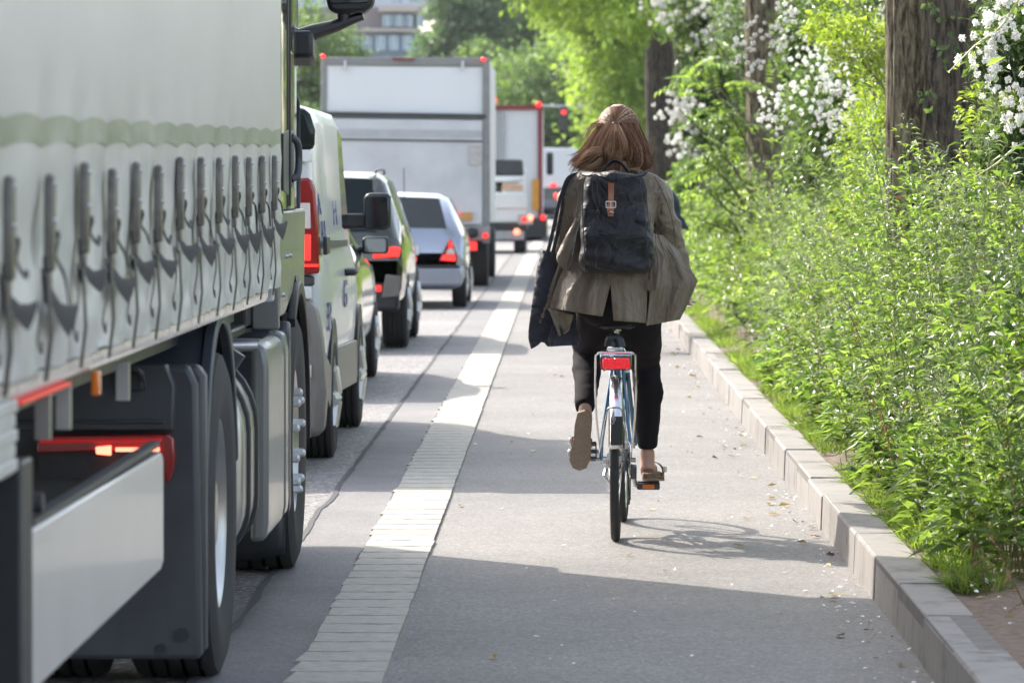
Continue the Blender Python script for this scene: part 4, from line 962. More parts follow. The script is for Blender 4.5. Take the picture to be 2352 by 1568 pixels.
def crown_pts(blobs, dens):
    """clumps of leaf positions on and in each ellipsoid (c, (rx,ry,rz), n clumps)"""
    P = []; O = []
    for (cx, cy, cz, rx, ry, rz, n) in blobs:
        d = ruv(n); rr = RNG.random(n)**.45; q = np.array([cx, cy, cz])+d*rr[:,None]*np.array([rx, ry, rz])
        cs = RNG.uniform(.10, .24, n)*min(rx, ry, rz)
        i = np.repeat(np.arange(n), dens); off = RNG.normal(0, 1, (len(i),3))*cs[i,None]*np.array([1,1,.6])
        P.append(q[i]+off); O.append(unit(off+d[i]*.3+np.array([0,0,-.25])*cs[i,None]))
    return np.concatenate(P), np.concatenate(O)
def crown(t, blobs, m, L, dens=26, name='crown', wr=.5):
    P, O = crown_pts(blobs, dens); n = len(P); D = unit(O+RNG.normal(0, .6, (n,3))); Ls = L*RNG.uniform(.6, 1.2, n)
    return Cloud().add(leaves(P, D, Ls, Ls*wr, .2, .2), 0).build(name, [m], t)
def limbs(t, base, ends, r, m):
    b = MB()
    for e in ends:
        p0, p1 = Vector(base), Vector(e); mid = p0.lerp(p1, .5)+Vector((random.uniform(-.3,.3), random.uniform(-.3,.3), .3)); b.ctube([p0, mid, p1], [r, r*.6, r*.2], 10, 7)
    return b.build('limb', m, t)
T1 = thing('roadside_tree', 'thick ridged trunk rising out of the weeds, nearest of the roadside trees', 'tree', (2.02, 24.2, .2), 'trees lining the cycle lane')
trunk(T1, (2.03, 24.25, .15), .185, .165, 5.6, BK, (-.008, 0), 21, 1)
limbs(T1, (2.05, 24.2, 5.2), [(.9, 25, 8.3), (3.4, 23.5, 8.5), (2.2, 26.2, 9), (2.6, 22.5, 8)], .14, BK)
crown(T1, [(2.2, 24.5, 9.2, 3.2, 3.2, 2.6, 420)], LD, .13, 22)
# twin stem behind the first trunk: the dark right half
T1b = thing('roadside_tree', 'darker knobbly trunk pressed against the right of the thick ridged trunk', 'tree', (2.22, 24.2, .2), 'trees lining the cycle lane')
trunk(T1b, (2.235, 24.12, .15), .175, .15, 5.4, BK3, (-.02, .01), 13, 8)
crown(T1b, [(3.6, 26, 8.6, 2.6, 2.6, 2, 220)], LD, .13, 20)
T2 = thing('roadside_tree', 'slender brown trunk standing between the white flowering bushes', 'tree', (2.28, 47, .2), 'trees lining the cycle lane')
trunk(T2, (2.24, 47, .15), .19, .165, 7.5, BK, (-.018, 0), 16, 3)
limbs(T2, (2.1, 47, 7), [(.6, 46, 9.5), (3.4, 48, 10)], .1, BK)
crown(T2, [(1.9, 47.5, 10.6, 3.4, 3.4, 2.9, 420)], LD, .14, 20)
T3 = thing('roadside_tree', 'tall dark trunk just right of the rider with boughs arching over the road', 'tree', (2.15, 92, .2), 'trees lining the cycle lane')
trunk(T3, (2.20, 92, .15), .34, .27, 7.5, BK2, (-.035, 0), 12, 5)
limbs(T3, (1.95, 92, 6.2), [(-.8, 88, 7.4), (-1.4, 92, 8.4), (3.5, 93, 9), (1, 85, 8), tuple(W(1300, -30, 86)), tuple(W(1385, 60, 84))], .16, BK2)
T4 = thing('roadside_tree', 'second dark trunk half hidden behind the tall one right of the rider', 'tree', (3.1, 102, .2), 'trees lining the cycle lane')
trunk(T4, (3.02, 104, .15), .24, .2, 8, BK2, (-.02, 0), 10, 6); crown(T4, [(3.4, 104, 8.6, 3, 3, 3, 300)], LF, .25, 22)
crown(T3, [(.3, 82, 5.55, 1.6, 3.2, .85, 230), (1.3, 80, 5.0, .9, 2.4, .75, 110), (1.9, 90, 7.3, 2.3, 3.5, 1.5, 260), (-.9, 84, 6.6, 1.5, 3, .9, 150), (.9, 88, 9.6, 3.4, 3.4, 2.2, 240)], LFy, .19, 20)
# lower sprays of lime foliage further down the road
def ftree(name, label, base, blobs, m, L, dens, r, H, lean=(0,0), cat='tree', group='trees beyond the traffic', bark=None):
    t = thing(name, label, cat, base, group); trunk(t, base, r, r*.75, H, bark or BK2, lean, 9, random.random()*9); crown(t, blobs, m, L, dens); return t
ftree('lime_green_tree', 'sunlit lime green tree hanging over the road above the distant lorries', (4.2, 150, 0), [(2.3, 150, 5.6, 2.1, 4, 1.7, 260), (3.2, 148, 3.9, 1.8, 3, 1.3, 130), (.8, 146, 7.7, 2.0, 3.5, 1.2, 190), (3, 150, 9, 4, 4, 2.5, 260)], LFy, .3, 24, .3, 7)
ftree('broadleaf_tree', 'bright green tree filling the gap between the signal and the tall dark trunk', (5.5, 205, 0), [(4.2, 205, 5.2, 3.2, 5, 3, 420), (3.6, 204, 9, 4, 5, 3, 320), (2.2, 200, 3.2, 1.4, 3, 1.3, 80)], LFy, .4, 24, .35, 7)
ftree('broadleaf_tree', 'rounded mid green tree behind the red framed lorry', (-2, 270, 0), [(-1.5, 270, 6, 5, 5, 4.4, 420), (-4, 268, 3.5, 3, 4, 3, 160), (1.5, 272, 8.5, 4, 4, 3, 240), (3, 270, 4, 4, 5, 4, 260)], LF, .5, 22, .4, 6)
ftree('dark_tree', 'deep green tree standing right of the office block', (-9, 330, 0), [(-8.4, 330, 11, 3.2, 4, 3.4, 320), (-7.2, 328, 15.0, 3.2, 4, 3.0, 260), (-9.6, 331, 6, 2.6, 3, 3.5, 170), (-2, 335, 14, 5, 4, 5, 360)], LFd, .6, 24, .5, 9)
ftree('pale_tree', 'pale green bush like tree in front of the deep green one', (-6.4, 300, 0), [(-6.0, 300, 9.0, 1.7, 2, 2.6, 150), (-7.4, 299, 6, 2.2, 2, 2.4, 130), (-4, 300, 7, 2.4, 2, 3, 170)], LF, .45, 24, .3, 6)
ftree('broadleaf_tree', 'light green tree showing between the lorry cab and the white box lorry', (-15.8, 260, 0), [(-15.2, 260, 8.6, 3.2, 4, 3.6, 380), (-13.4, 259, 5.6, 1.7, 3, 3.2, 170), (-16.5, 260, 4.5, 3, 4, 4, 240)], LF, .42, 24, .4, 6)
ftree('dark_tree', 'dark green tree low behind the mirror of the lorry cab', (-21, 250, 0), [(-16, 252, 3.2, 2.8, 3, 3.2, 220), (-20, 250, 7, 4, 4, 5, 200)], LFd, .45, 24, .4, 6)
for k, (x, y, lab) in enumerate(((-7.5, 420, 'tall green tree mass at the far end of the road, left'), (2, 440, 'tall green tree at the far end of the road, middle'), (12, 400, 'tall green tree at the far end of the road, right'))):
    ftree('broadleaf_tree', lab, (x, y, 0), [(x, y, 8, 7, 6, 8, 420), (x+3, y-2, 16, 6, 6, 5, 240)], LFd if k == 1 else LF, .75, 24, .5, 8)
# trees beyond the oncoming carriageway, to the left
for k, y in enumerate((18, 34, 55, 80, 110, 150)):
    x = -17-2*(k % 2); t = thing('avenue_tree', 'green street tree across the road, beyond the queue', 'tree', (x, y, 0), 'trees across the road'); trunk(t, (x, y, 0), .3, .22, 4, BK2, (0,0), 9, k)
    crown(t, [(x, y, 6.6, 3.6, 3.6, 3.4, 170)], LF, .4, 18)

# ---- shrubs
def canes(t, base, tips, r=.016, m=None):
    b = MB()
    for e in tips:
        p0 = Vector(base)+Vector((random.uniform(-.15,.15), random.uniform(-.15,.15), 0)); p1 = Vector(e); mid = p0.lerp(p1, .55)+Vector((random.uniform(-.1,.1), random.uniform(-.1,.1), .35*abs(p1.z-p0.z)*.4)); b.ctube([p0, mid, p1], [r, r*.7, r*.35], 10, 5)
    return b.build('stem', m or mat('cane', (.13,.11,.07), .8, var=.2), t)
def flowers(t, P, rad, k=24, name='flower'):
    """round double blossoms, each a cluster of petals"""
    n = len(P); i = np.repeat(np.arange(n), k); D = ruv(len(i)); r = rad*RNG.uniform(.7, 1.25, n)
    Q = P[i]+D*r[i,None]*.5; U = np.cross(D, ruv(len(i))); Dp = unit(U+D*.35)
    return Cloud().add(leaves(Q-Dp*r[i,None]*.25, Dp, r[i]*.6, r[i]*.55, -.15, -.2, up=D*3), 0).build(name, [FL], t)
def shrub(name, label, base, blobs, m, L, dens, nf=0, frad=.02, fblobs=None, wr=.5, cat='shrub', group=None, tri=8):
    t = thing(name, label, cat, base, group)
    tips = []
    for (cx, cy, cz, rx, ry, rz, n) in blobs:
        for _ in range(max(2, tri//len(blobs))): tips.append((cx+random.uniform(-.6,.6)*rx, cy+random.uniform(-.6,.6)*ry, cz+random.uniform(-.2,.6)*rz))
    canes(t, base, tips); crown(t, blobs, m, L, dens, 'foliage', wr)
    if nf:
        P = []
        fb = fblobs or blobs
        for (cx, cy, cz, rx, ry, rz, n) in fb:
            mcl = max(3, nf//(7*len(fb))); d = ruv(mcl); d[:,1] = -np.abs(d[:,1])*.8; d[:,0] -= .15; cc = np.array([cx, cy, cz])+unit(d)*np.array([rx, ry, rz])*RNG.uniform(.75, 1.05, (mcl,1))
            j = np.repeat(np.arange(mcl), 7); P.append(cc[j]+RNG.normal(0, 1, (len(j),3))*np.array([frad, frad, frad])*2.0)
        flowers(t, np.concatenate(P), frad)
    return t
def SB(px, py, Y, rp, n, ry=None, rz=None):
    """ellipsoid from a place in view: pixel centre, distance, pixel radius"""
    q = W(px, py, Y); r = rp*Y/F; return (q.x, Y, q.z, r, ry or r*1.3, (rz*Y/F if rz else r), n)
g_ = 'white flowering bushes behind the weeds'
shrub('flowering_bush', 'big bush covered in white blossoms between the slender and the thick trunk', (3.2, 33.5, .3),
    [SB(1930, 250, 33, 130, 150), SB(1990, 60, 33.5, 150, 150), SB(1870, 90, 35, 90, 90), SB(1890, 380, 34, 90, 100), SB(1990, 440, 32, 90, 70), SB(1700, 70, 50, 90, 70)], LD, .075, 22, 420, .030,
    [SB(1810, 240, 32.6, 55, 1), SB(1930, 250, 32, 75, 1), SB(1870, 160, 32.8, 60, 1), SB(1960, 180, 32.4, 60, 1), SB(1990, 70, 32.5, 60, 1), SB(1750, 110, 34, 60, 1), SB(1830, 30, 34, 70, 1), SB(1930, 290, 32, 50, 1)], group=g_)
shrub('flowering_bush', 'white blossoming bush in focus at the top right corner', (2.85, 19.4, .3),
    [SB(2330, 120, 19.2, 90, 110), SB(2345, 330, 19.4, 85, 110), SB(2420, 10, 19.6, 160, 150), SB(2460, 250, 19.6, 150, 150)], LD, .055, 18, 110, .027,
    [SB(2300, 60, 18.7, 42, 1, .06), SB(2290, 110, 18.7, 26, 1, .06), SB(2345, 10, 18.8, 40, 1, .06), SB(2250, 150, 18.8, 30, 1, .06), SB(2335, 280, 18.8, 28, 1, .06), SB(2350, 210, 18.8, 24, 1, .06), SB(2420, 150, 18.9, 60, 1)], group=g_)
shrub('flowering_bush', 'loose bush with white flower sprays hanging over the path, left of the slender trunk', (3.6, 57, .3),
    [SB(1640, 40, 56, 100, 140), SB(1580, 25, 57, 60, 80), SB(1630, 200, 58, 60, 80), SB(1590, 290, 58, 32, 40), SB(1650, 330, 57, 60, 70)], LD, .13, 20, 330, .055,
    [SB(1540, 20, 55.6, 40, 1), SB(1640, 60, 55.5, 60, 1), SB(1575, 260, 57, 30, 1), SB(1590, 320, 57, 30, 1), SB(1680, 20, 55, 40, 1)], group=g_)
shrub('lime_shrub', 'yellow green small leaved shrub leaning on the left of the thick trunk', (2.6, 27.5, .3),
    [SB(1980, 110, 28, 95, 60, rz=70), SB(1930, 40, 28.5, 90, 50, rz=70), SB(2000, 330, 27.5, 75, 55, rz=110), SB(1985, 500, 27, 85, 60, rz=80), SB(2010, 220, 28.5, 70, 50, rz=90)], LY_, .045, 20, wr=.6)
shrub('lime_shrub', 'yellow green leaves glowing to the right of the thick trunk', (3.0, 22.8, .3),
    [SB(2280, 260, 23, 75, 40, rz=80), SB(2290, 430, 22.5, 80, 60, rz=90), SB(2330, 520, 22, 60, 50)], LY_, .04, 18, wr=.6)
shrub('hedge_shrub', 'dark green shrub filling the gap behind the slender trunk', (4.4, 62, .3),
    [SB(1780, 330, 62, 120, 190), SB(1700, 430, 62, 80, 90), SB(1880, 430, 60, 120, 150), SB(1760, 120, 63, 130, 180), SB(1900, 120, 62, 140, 160)], LD, .15, 20)
shrub('hedge_shrub', 'mid green shrub at the foot of the tall dark trunk', (3.2, 76, .3),
    [SB(1610, 430, 76, 60, 90), SB(1680, 330, 78, 90, 130), SB(1680, 180, 80, 90, 120)], LF, .2, 20)
shrub('hedge_shrub', 'shaded hedge shrub behind the thick trunk', (5.6, 44, .3),
    [SB(2100, 250, 44, 200, 230), SB(2330, 300, 44, 220, 230), SB(2250, 520, 40, 170, 150), SB(2060, 560, 40, 120, 120), SB(2350, 60, 44, 180, 160)], LD, .12, 20)
# sapling with feathered leaves
t = thing('ash_sapling', 'young tree with bright feathery compound leaves beside the slender trunk', 'sapling', (2.55, 43, .3))
tips = [W(px, py, 42.5) for px, py in ((1560, 250), (1600, 150), (1590, 330), (1640, 380), (1580, 120), (1680, 240), (1620, 60), (1650, 470), (1600, 420), (1690, 540), (1600, 500), (1770, 130))]
canes(t, (2.5, 43, .3), tips, .02)
c = Cloud()
for e in tips:
    for j in range(7):
        s0 = Vector((2.3, 43, .9)).lerp(e, random.uniform(.55, 1)); d = Vector((random.uniform(-1, .7), random.uniform(-.6, .6), random.uniform(-.35, .55))).normalized(); Lr = random.uniform(.28, .48)
        k = 9; tt = np.repeat(np.linspace(.15, 1, k), 2); sg = np.tile([1, -1], k); S = Vector((-d.y, d.x, 0)).normalized() if abs(d.z) < .95 else Vector((1,0,0)); S = (S+Vector((0,0,random.uniform(-.5,.5)))).normalized()
        P = np.array(s0)+tt[:,None]*Lr*np.array(d)-np.array([0,0,1])*(tt**2*.10)[:,None]; D = sg[:,None]*np.array(S)+np.array(d)*.5+np.array([0,0,-.45])
        c.add(leaves(P, D, np.full(2*k, .10), np.full(2*k, .033), .15, .15), 0); c.add(sticks(np.array([s0]), np.array([s0+d*Lr-Vector((0,0,.1))]), .003, .0015), 1)
c.build('foliage', [LW, ST], t)
# ---- single plants that stand out
def plant(name, label, x, y, h, K, L, Wd, m, spread=.2, lean=(0,0), phi=(-.1,.9), droop=.3, extra=None, ns=1, low=.1):
    t = thing(name, label, 'plant', (x, y, float(bankz(np.array([x]))[0]))); c = Cloud()
    pos = np.column_stack([x+RNG.normal(0, .012*(ns > 1), ns), y+RNG.normal(0, .03*(ns > 1), ns)]); hh = h*RNG.uniform(.85, 1.05, ns)
    base = np.column_stack([pos, bankz(pos[:,0])]); lv = np.array(lean)+RNG.normal(0, .05 if ns == 1 else .12, (ns, 2))
    def pt(i, q): return base[i]+np.column_stack([lv[i]*hh[i,None]*q[:,None]**1.5, hh[i]*q])
    s = Cloud()
    for a in range(6): i = np.arange(ns); s.add(sticks(pt(i, np.full(ns, a/6)), pt(i, np.full(ns, (a+1)/6)), .005*(1-a/8), .005*(1-(a+1)/8)), 0)
    s.build('stem', [ST], t)
    i = np.repeat(np.arange(ns), K); q = low+(1-low)*RNG.random(len(i)); az = RNG.random(len(i))*6.283; ph = RNG.uniform(*phi, len(i)); off = spread*(1.02-q)*RNG.random(len(i))
    P = pt(i, q)+np.column_stack([np.cos(az)*off, np.sin(az)*off, off*.5]); D = np.column_stack([np.cos(az)*np.cos(ph), np.sin(az)*np.cos(ph), np.sin(ph)]); sz = (1-.4*q)*RNG.uniform(.7, 1.2, len(i))
    c.add(leaves(P, D, L*sz, Wd*sz, .2, droop), 0); c.build('leaves', [m], t)
    if extra:
        c = Cloud()
        for (q0, az0, ln) in extra:
            p0 = pt(np.array([0]), np.array([q0]))[0]; d = np.array([math.cos(az0)*.35, .1, .93]); n = 26; u = np.linspace(.2, 1, n)
            P = p0+u[:,None]*ln*d; A = RNG.random(n)*6.28; c.add(leaves(P, np.column_stack([np.cos(A), np.sin(A), np.full(n, -.4)]), np.full(n, .011), np.full(n, .006), .1, 0), 0); c.add(sticks(np.array([p0]), np.array([p0+ln*d]), .0012, .0008), 1)
        c.build('flower_spike', [FL, ST], t)
    return t
plant('tall_melilot', 'tallest thin weed with small round leaves and white spikes in front of the thick trunk', 1.52, 18.6, 1.84, 190, .052, .028, LW, .20, (-.02, 0), extra=[(.80, 2.6, .14), (.84, .4, .13), (.72, 2.9, .13), (.68, .2, .12)], low=.25)
plant('tall_mugwort', 'feathery pale weed top right of the tallest thin weed, against the bark', 1.66, 18.9, 1.72, 230, .065, .012, LS, .13, (.0, 0), phi=(.1, 1.2))
plant('tall_mugwort', 'second feathery weed at the right edge of the thick trunk', 1.79, 19.0, 1.66, 230, .065, .012, LS, .14, (.03, 0), phi=(.1, 1.2))
plant('tall_mugwort', 'slim feathery weed with pale spikes in front of the slender trunk', 1.95, 33, 1.5, 120, .07, .014, LS, .12, (-.03, 0), phi=(.1, 1.2), extra=[(.8, 2.8, .2), (.78, .5, .2), (.7, 3, .2)])
plant('broad_leaved_plant', 'dark glossy plant with long curling leaves at the right edge', 1.70, 15.9, 1.02, 60, .17, .038, leaf_mat('glossy_leaf', (.05,.11,.02), (.16,.26,.04), .22, .4), .1, (.02, 0), phi=(.1, 1.0), droop=.75, ns=3, low=.35)
plant('broad_leaved_plant', 'lower clump of long glossy leaves near the right edge', 1.66, 15.0, .62, 46, .15, .034, leaf_mat('glossy_leaf', (.05,.11,.02), (.16,.26,.04), .22, .4), .1, (.02, 0), phi=(.1, 1.0), droop=.7, ns=2, low=.3)
plant('feathery_weed', 'dark feathery weed leaning over the bare soil at the lower right', 1.66, 14.3, .52, 330, .045, .006, leaf_mat('feathery_leaf', (.03,.07,.02), (.09,.15,.06), .5, .25), .22, (-.35, -.2), phi=(-.2, .9), ns=3)
plant('feathery_weed', 'greyish feathery weed beside the drooping dry stalk', 1.52, 16.6, .62, 300, .045, .008, LS, .22, (-.05, 0), phi=(-.2, 1), ns=3)
plant('dry_weed', 'withered brown stalk drooping over the kerb side grass', 1.44, 18.3, .42, 34, .05, .014, FD, .05, (-.18, 0), phi=(-1.3, -.3), low=.45)
plant('broad_leaved_plant', 'short dock plant with upright leaves beside the kerb', 1.40, 16.75, .12, 18, .13, .028, LW, .05, phi=(.5, 1.3), droop=.3, low=.0)
# climbing ivy leaves on the bark, pale bramble shoots
t = thing('bramble_shoot', 'pale arching shoot crossing in front of the thick trunk towards the white blossoms', 'plant', tuple(W(2345, 20, 18.7)))
MB().ctube([W(2345, -10, 18.7), W(2300, 60, 18.7), W(2240, 105, 18.7), W(2180, 165, 18.7)], [.006, .005, .004, .002], 18, 6).build('stem', mat('pale_shoot', (.42,.42,.2), .5), t)
P = np.array([W(px, py, 18.7) for px, py in ((2240, 105), (2232, 118), (2252, 85), (2205, 140), (2188, 160), (2180, 168), (2282, 70), (2272, 62))]); c = Cloud().add(leaves(P, ruv(len(P)), np.full(len(P), .03), np.full(len(P), .02)), 0); c.build('leaves', [LY_], t)
t = thing('bramble_shoot', 'pale arching shoot at the right edge below the white blossoms', 'plant', tuple(W(2345, 330, 18.7)))
MB().ctube([W(2360, 325, 18.7), W(2325, 345, 18.7), W(2290, 375, 18.7), W(2235, 410, 18.7)], [.006, .005, .004, .002], 18, 6).build('stem', mat('pale_shoot', (.42,.42,.2), .5), t)
P = np.array([W(px, py, 18.7) for px, py in ((2325, 340), (2300, 360), (2285, 380), (2262, 392), (2240, 405), (2305, 372))]); c = Cloud().add(leaves(P, ruv(len(P)), np.full(len(P), .035), np.full(len(P), .024)), 0); c.build('leaves', [LY_], t)
t = thing('ivy', 'few ivy leaves climbing the bark of the thick trunk', 'climbing plant', (2.1, 23.9, 1.9))
P = np.array([W(px, py, 23.93) for px, py in ((2150, 20), (2162, 50), (2128, 10), (2150, 110), (2165, 118), (2140, 210), (2120, 225), (2190, 110), (2170, 150), (2136, 262), (2185, 30), (2176, 75))]); c = Cloud(); P = np.repeat(P, 3, 0)+RNG.normal(0, .006, (36,3))
c.add(leaves(P, np.column_stack([RNG.normal(0,1,len(P)), -.5*np.ones(len(P)), RNG.normal(-.3,1,len(P))]), RNG.uniform(.03, .06, len(P)), RNG.uniform(.025, .04, len(P)), .1, .1, up=np.tile([0,-3.,.5], (len(P),1))), 0); c.build('leaves', [LD], t)
# ------------------------------------------------------------------ bicycle
Y0 = 18.1
def C(px, py, dy=0): return W(px, py, Y0+dy)
bk = thing('bicycle', 'blue framed city bicycle with chrome mudguard, carrier rack and big red reflector', 'bicycle', (.24, 18.6, 0))
RX, FX = W(1414, 0, Y0).x, W(1431, 0, Y0+1.06).x      # rear and front wheel planes
WR = .345
blueM = mat('blue_frame_paint', (.05,.14,.24), .2, metal=.4, coat=1, var=.05)
def bwheel(cx, cy, name, yaw):
    M3 = Matrix.Rotation(yaw, 3, 'Z'); O_ = Vector((cx, cy, WR))
    def tr_(p): return M3 @ (Vector(p)-O_)+O_
    b = MB().lathe([(.0, WR), (.010, WR-.003), (.0175, WR-.011), (.0195, WR-.022), (.014, WR-.034), (-.014, WR-.034), (-.0195, WR-.022), (-.0175, WR-.011), (-.010, WR-.003), (0, WR)], O_, 'x', 72)
    b.v = [tr_(p) for p in b.v]; t = b.build(name, M['rubber'], bk)
    b = MB().lathe([(.011, WR-.03), (.012, WR-.048), (.006, WR-.054), (-.006, WR-.054), (-.012, WR-.048), (-.011, WR-.03)], O_, 'x', 60); b.v = [tr_(p) for p in b.v]; b.build('rim', M['chrome'], t)
    b = MB()
    for k in range(32):
        s = 1 if k % 2 else -1; a = 2*PI*k/32; a2 = a+(.35 if k % 4 < 2 else -.35)
        b.tube([O_+Vector((s*.03, .022*math.cos(a2+1), .022*math.sin(a2+1))), O_+Vector((s*.004, (WR-.05)*math.cos(a), (WR-.05)*math.sin(a)))], .0012, 4)
    b.v = [tr_(p) for p in b.v]; b.build('spokes', M['steel'], t)
    b = MB().cyl(O_-Vector((.055,0,0)), O_+Vector((.055,0,0)), .016, None, 14); b.cyl(O_-Vector((.036,0,0)), O_-Vector((.03,0,0)), .028, None, 16); b.cyl(O_+Vector((.03,0,0)), O_+Vector((.036,0,0)), .028, None, 16)
    b.v = [tr_(p) for p in b.v]; b.build('hub', M['steel'], t)
    return t
bwheel(RX, Y0, 'wheel', -.03); bwheel(FX, Y0+1.06, 'wheel', -.05)
def ax(dy): return RX+(FX-RX)*dy/1.06        # x of the bicycle's middle plane at distance dy
# frame
BB = Vector((ax(.43), Y0+.43, .29)); ST_ = Vector((ax(.24), Y0+.24, .74)); HT = Vector((ax(.86), Y0+.86, .86)); HB = Vector((ax(.90), Y0+.90, .70))
b = MB(); b.tube([BB, ST_], .0145, 12); b.tube([BB, HB], .016, 12); b.tube([ST_+Vector((0,0,-.06)), HT], .013, 12); b.tube([HB, HT], .018, 12)
for s in (-1, 1):
    ctr = lambda dy, dx, z: Vector((ax(dy)+dx, Y0+dy, z))
    b.tube([ctr(0, s*.062, WR-.0), ctr(.0, s*.060, .42), ctr(.20, s*.022, .72)], [.009, .009, .008], 10)
    b.tube([ctr(0, s*.064, WR), ctr(.38, s*.03, .295)], .010, 10)
    b.tube([ctr(1.06, s*.055, WR), ctr(1.0, s*.04, .5), ctr(.905, s*.025, .68)], .010, 10)
b.cyl(BB-Vector((.036,0,0)), BB+Vector((.036,0,0)), .022)
b.build('frame', blueM, bk)
b = MB().tube([ST_-Vector((0,0,.02)), Vector((ax(.19), Y0+.19, .90))], .0135, 14); b.cyl(Vector((ax(.19), Y0+.19, .885)), Vector((ax(.19), Y0+.19, .905)), .024, None, 14)
b.build('seat_post', M['chrome'], bk)
# saddle
b = MB(); sx = ax(.19)
R = []
for v, w_, zz in ((-.10, .02, .925), (-.095, .065, .93), (-.06, .085, .945), (0, .075, .945), (.06, .04, .94), (.13, .022, .935), (.17, .012, .925)):
    R.append([Vector((sx+w_*math.cos(a), Y0+.19+v, zz+(.018 if math.sin(a) > 0 else .028)*math.sin(a))) for a in [2*PI*k/14 for k in range(14)]])
b.rings(R); b.build('saddle', M['black'], bk)
b = MB()
for s in (-1, 1):
    b.tube([(sx+s*.055, Y0+.11, .925), (sx+s*.03, Y0+.16, .905), (sx+s*.02, Y0+.30, .91)], .0035, 6)
    for k in range(3): b.lathe([(0, .010), (.002, .014), (.004, .010)], (sx+s*.05, Y0+.105, .897+.008*k), 'z', 12)
    b.tube([(sx+s*.01, Y0+.1, .905), (sx+s*.075, Y0+.1, .905)], .004, 6)
b.build('saddle_spring', M['dark'], bk, split=True)
# mudguard: chrome with black flap
b = MB(); R = []
for k in range(29):
    a = math.radians(169-164*k/28); rr = WR+.014; 
    yy = Y0+math.cos(a)*rr; zz = WR+math.sin(a)*rr; n_ = Vector((0, math.cos(a), math.sin(a))); ring = []
    for j in range(9):
        q = -1+2*j/8; ring.append(Vector((ax(0)+q*.027, yy, zz))-n_*(.012*q*q))
    R.append(ring)
b.rings(R, False, False); b.build('mudguard', mat('polished_steel', (.8,.8,.82), .24, metal=1, var=.04), bk, solid=.0012)
b = MB(); R = []
for k in range(9):
    a = math.radians(188+24*k/8); rr = WR+.020; n_ = Vector((0, math.cos(a), math.sin(a)))
    R.append([Vector((ax(0)+q*.0255, Y0, WR))+n_*(rr-.008*q*q) for q in (-1, -.6, 0, .6, 1)])
b.rings(R, False, False)
b = MB().prism([(ax(0)-.026, C(0, 1010).z), (ax(0)+.024, C(0, 1010).z), (ax(0)+.026, C(0, 945).z), (ax(0)-.024, C(0, 945).z)], 'y', Y0-.372, Y0-.362)
b.disp(lambda p: (0, (.42-p.z)*-.0, 0)); b.build('mudguard_flap', M['black'], bk, bevel=.004)
b = MB().ctube([C(1410, 948, -.375), C(1407, 958, -.38), C(1410, 966, -.38), C(1407, 974, -.38)], .004, 10, 6); b.lathe([(0, .006), (.002, .008), (.004, .006)], C(1410, 962, -.385), 'y', 14)
b.build('bracket', M['steel'], bk)
# mudguard stay
b = MB()
for s, px0, px1 in ((-1, 1388, 1372), (1, 1434, 1450)): b.ctube([C(1411, 936, -.365), C(1411+s*14, 938, -.36), C(1411+s*19, 955, -.34), C(1411+s*26, 990, -.2), C(1411+s*34, 1040, 0)], .0035, 18, 6)
b.build('mudguard_stay', M['chrome'], bk, split=True)
# carrier rack
b = MB(); rd = -.20
for s in (-1, 1):
    X = lambda dx: 1414+s*dx
    b.ctube([C(X(20), 806, .18), C(X(36), 808, .0), C(X(38), 812, rd)], .005, 14, 8)
    b.tube([C(X(38), 810, rd), C(X(46), 816, rd+.02), C(X(47), 900, -.09), C(X(44), 960, -.04), C(X(36), 1040, 0)], .0048, 8)
    b.tube([C(X(36), 810, rd), C(X(34), 845, rd-.01), C(X(26), 852, rd-.01), C(X(24), 840, rd-.01)], .004, 6)
b.tube([C(1376, 810, rd), C(1452, 810, rd)], .0055, 8); b.tube([C(1380, 816, rd), C(1448, 816, rd)], .004, 8)
b.tube([C(1392, 808, rd+.04), C(1394, 801, rd+.04), C(1434, 801, rd+.04), C(1436, 808, rd+.04)], .004, 6)
for k in range(3): b.tube([C(1384, 808, -.05+.08*k), C(1446, 808, -.05+.08*k)], .004, 6)
b.build('carrier_rack', M['chrome'], bk)
rf_, nt_, bb_ = node_mat('glowing_reflector'); bb_.inputs['Base Color'].default_value = (.62,.012,.02,1); bb_.inputs['Roughness'].default_value = .18; bb_.inputs['Coat Weight'].default_value = .5
bb_.inputs['Emission Color'].default_value = (1,.02,.03,1); bb_.inputs['Emission Strength'].default_value = .18  # bright red of the reflector put in as a weak glow
vo_ = N(nt_, 'ShaderNodeTexVoronoi', Scale=170); nt_.links.new(coord(nt_), vo_.inputs['Vector']); bp_ = N(nt_, 'ShaderNodeBump', Strength=.8, Distance=.01); nt_.links.new(vo_.outputs['Distance'], bp_.inputs['Height']); nt_.links.new(bp_.outputs[0], bb_.inputs['Normal'])
b = MB(); p0, p1 = C(1384, 847, rd-.02), C(1446, 822, rd-.02)
rb = MB().prism([(p0.x, p0.z), (p1.x, p0.z), (p1.x, p1.z), (p0.x, p1.z)], 'y', rd+Y0-.03, rd+Y0-.008).build('rear_reflector', rf_, bk, bevel=.006, bseg=3)
MB().prism([(p0.x-.006, p0.z-.006), (p1.x+.006, p0.z-.006), (p1.x+.006, p1.z+.006), (p0.x-.006, p1.z+.006)], 'y', rd+Y0-.012, rd+Y0).build('reflector_frame', M['dark'], rb, bevel=.006)
b = MB().ctube([C(1403, 795, .02), C(1404, 782, .02), C(1412, 776, .02), C(1420, 784, .02), C(1422, 797, .02)], [.03, .026, .022, .026, .03], 14, 8)
b.lathe([(-.004, .016), (0, .019), (.004, .016)], C(1410, 776, .0), 'y', 18); b.build('cable_lock', M['black'], bk)
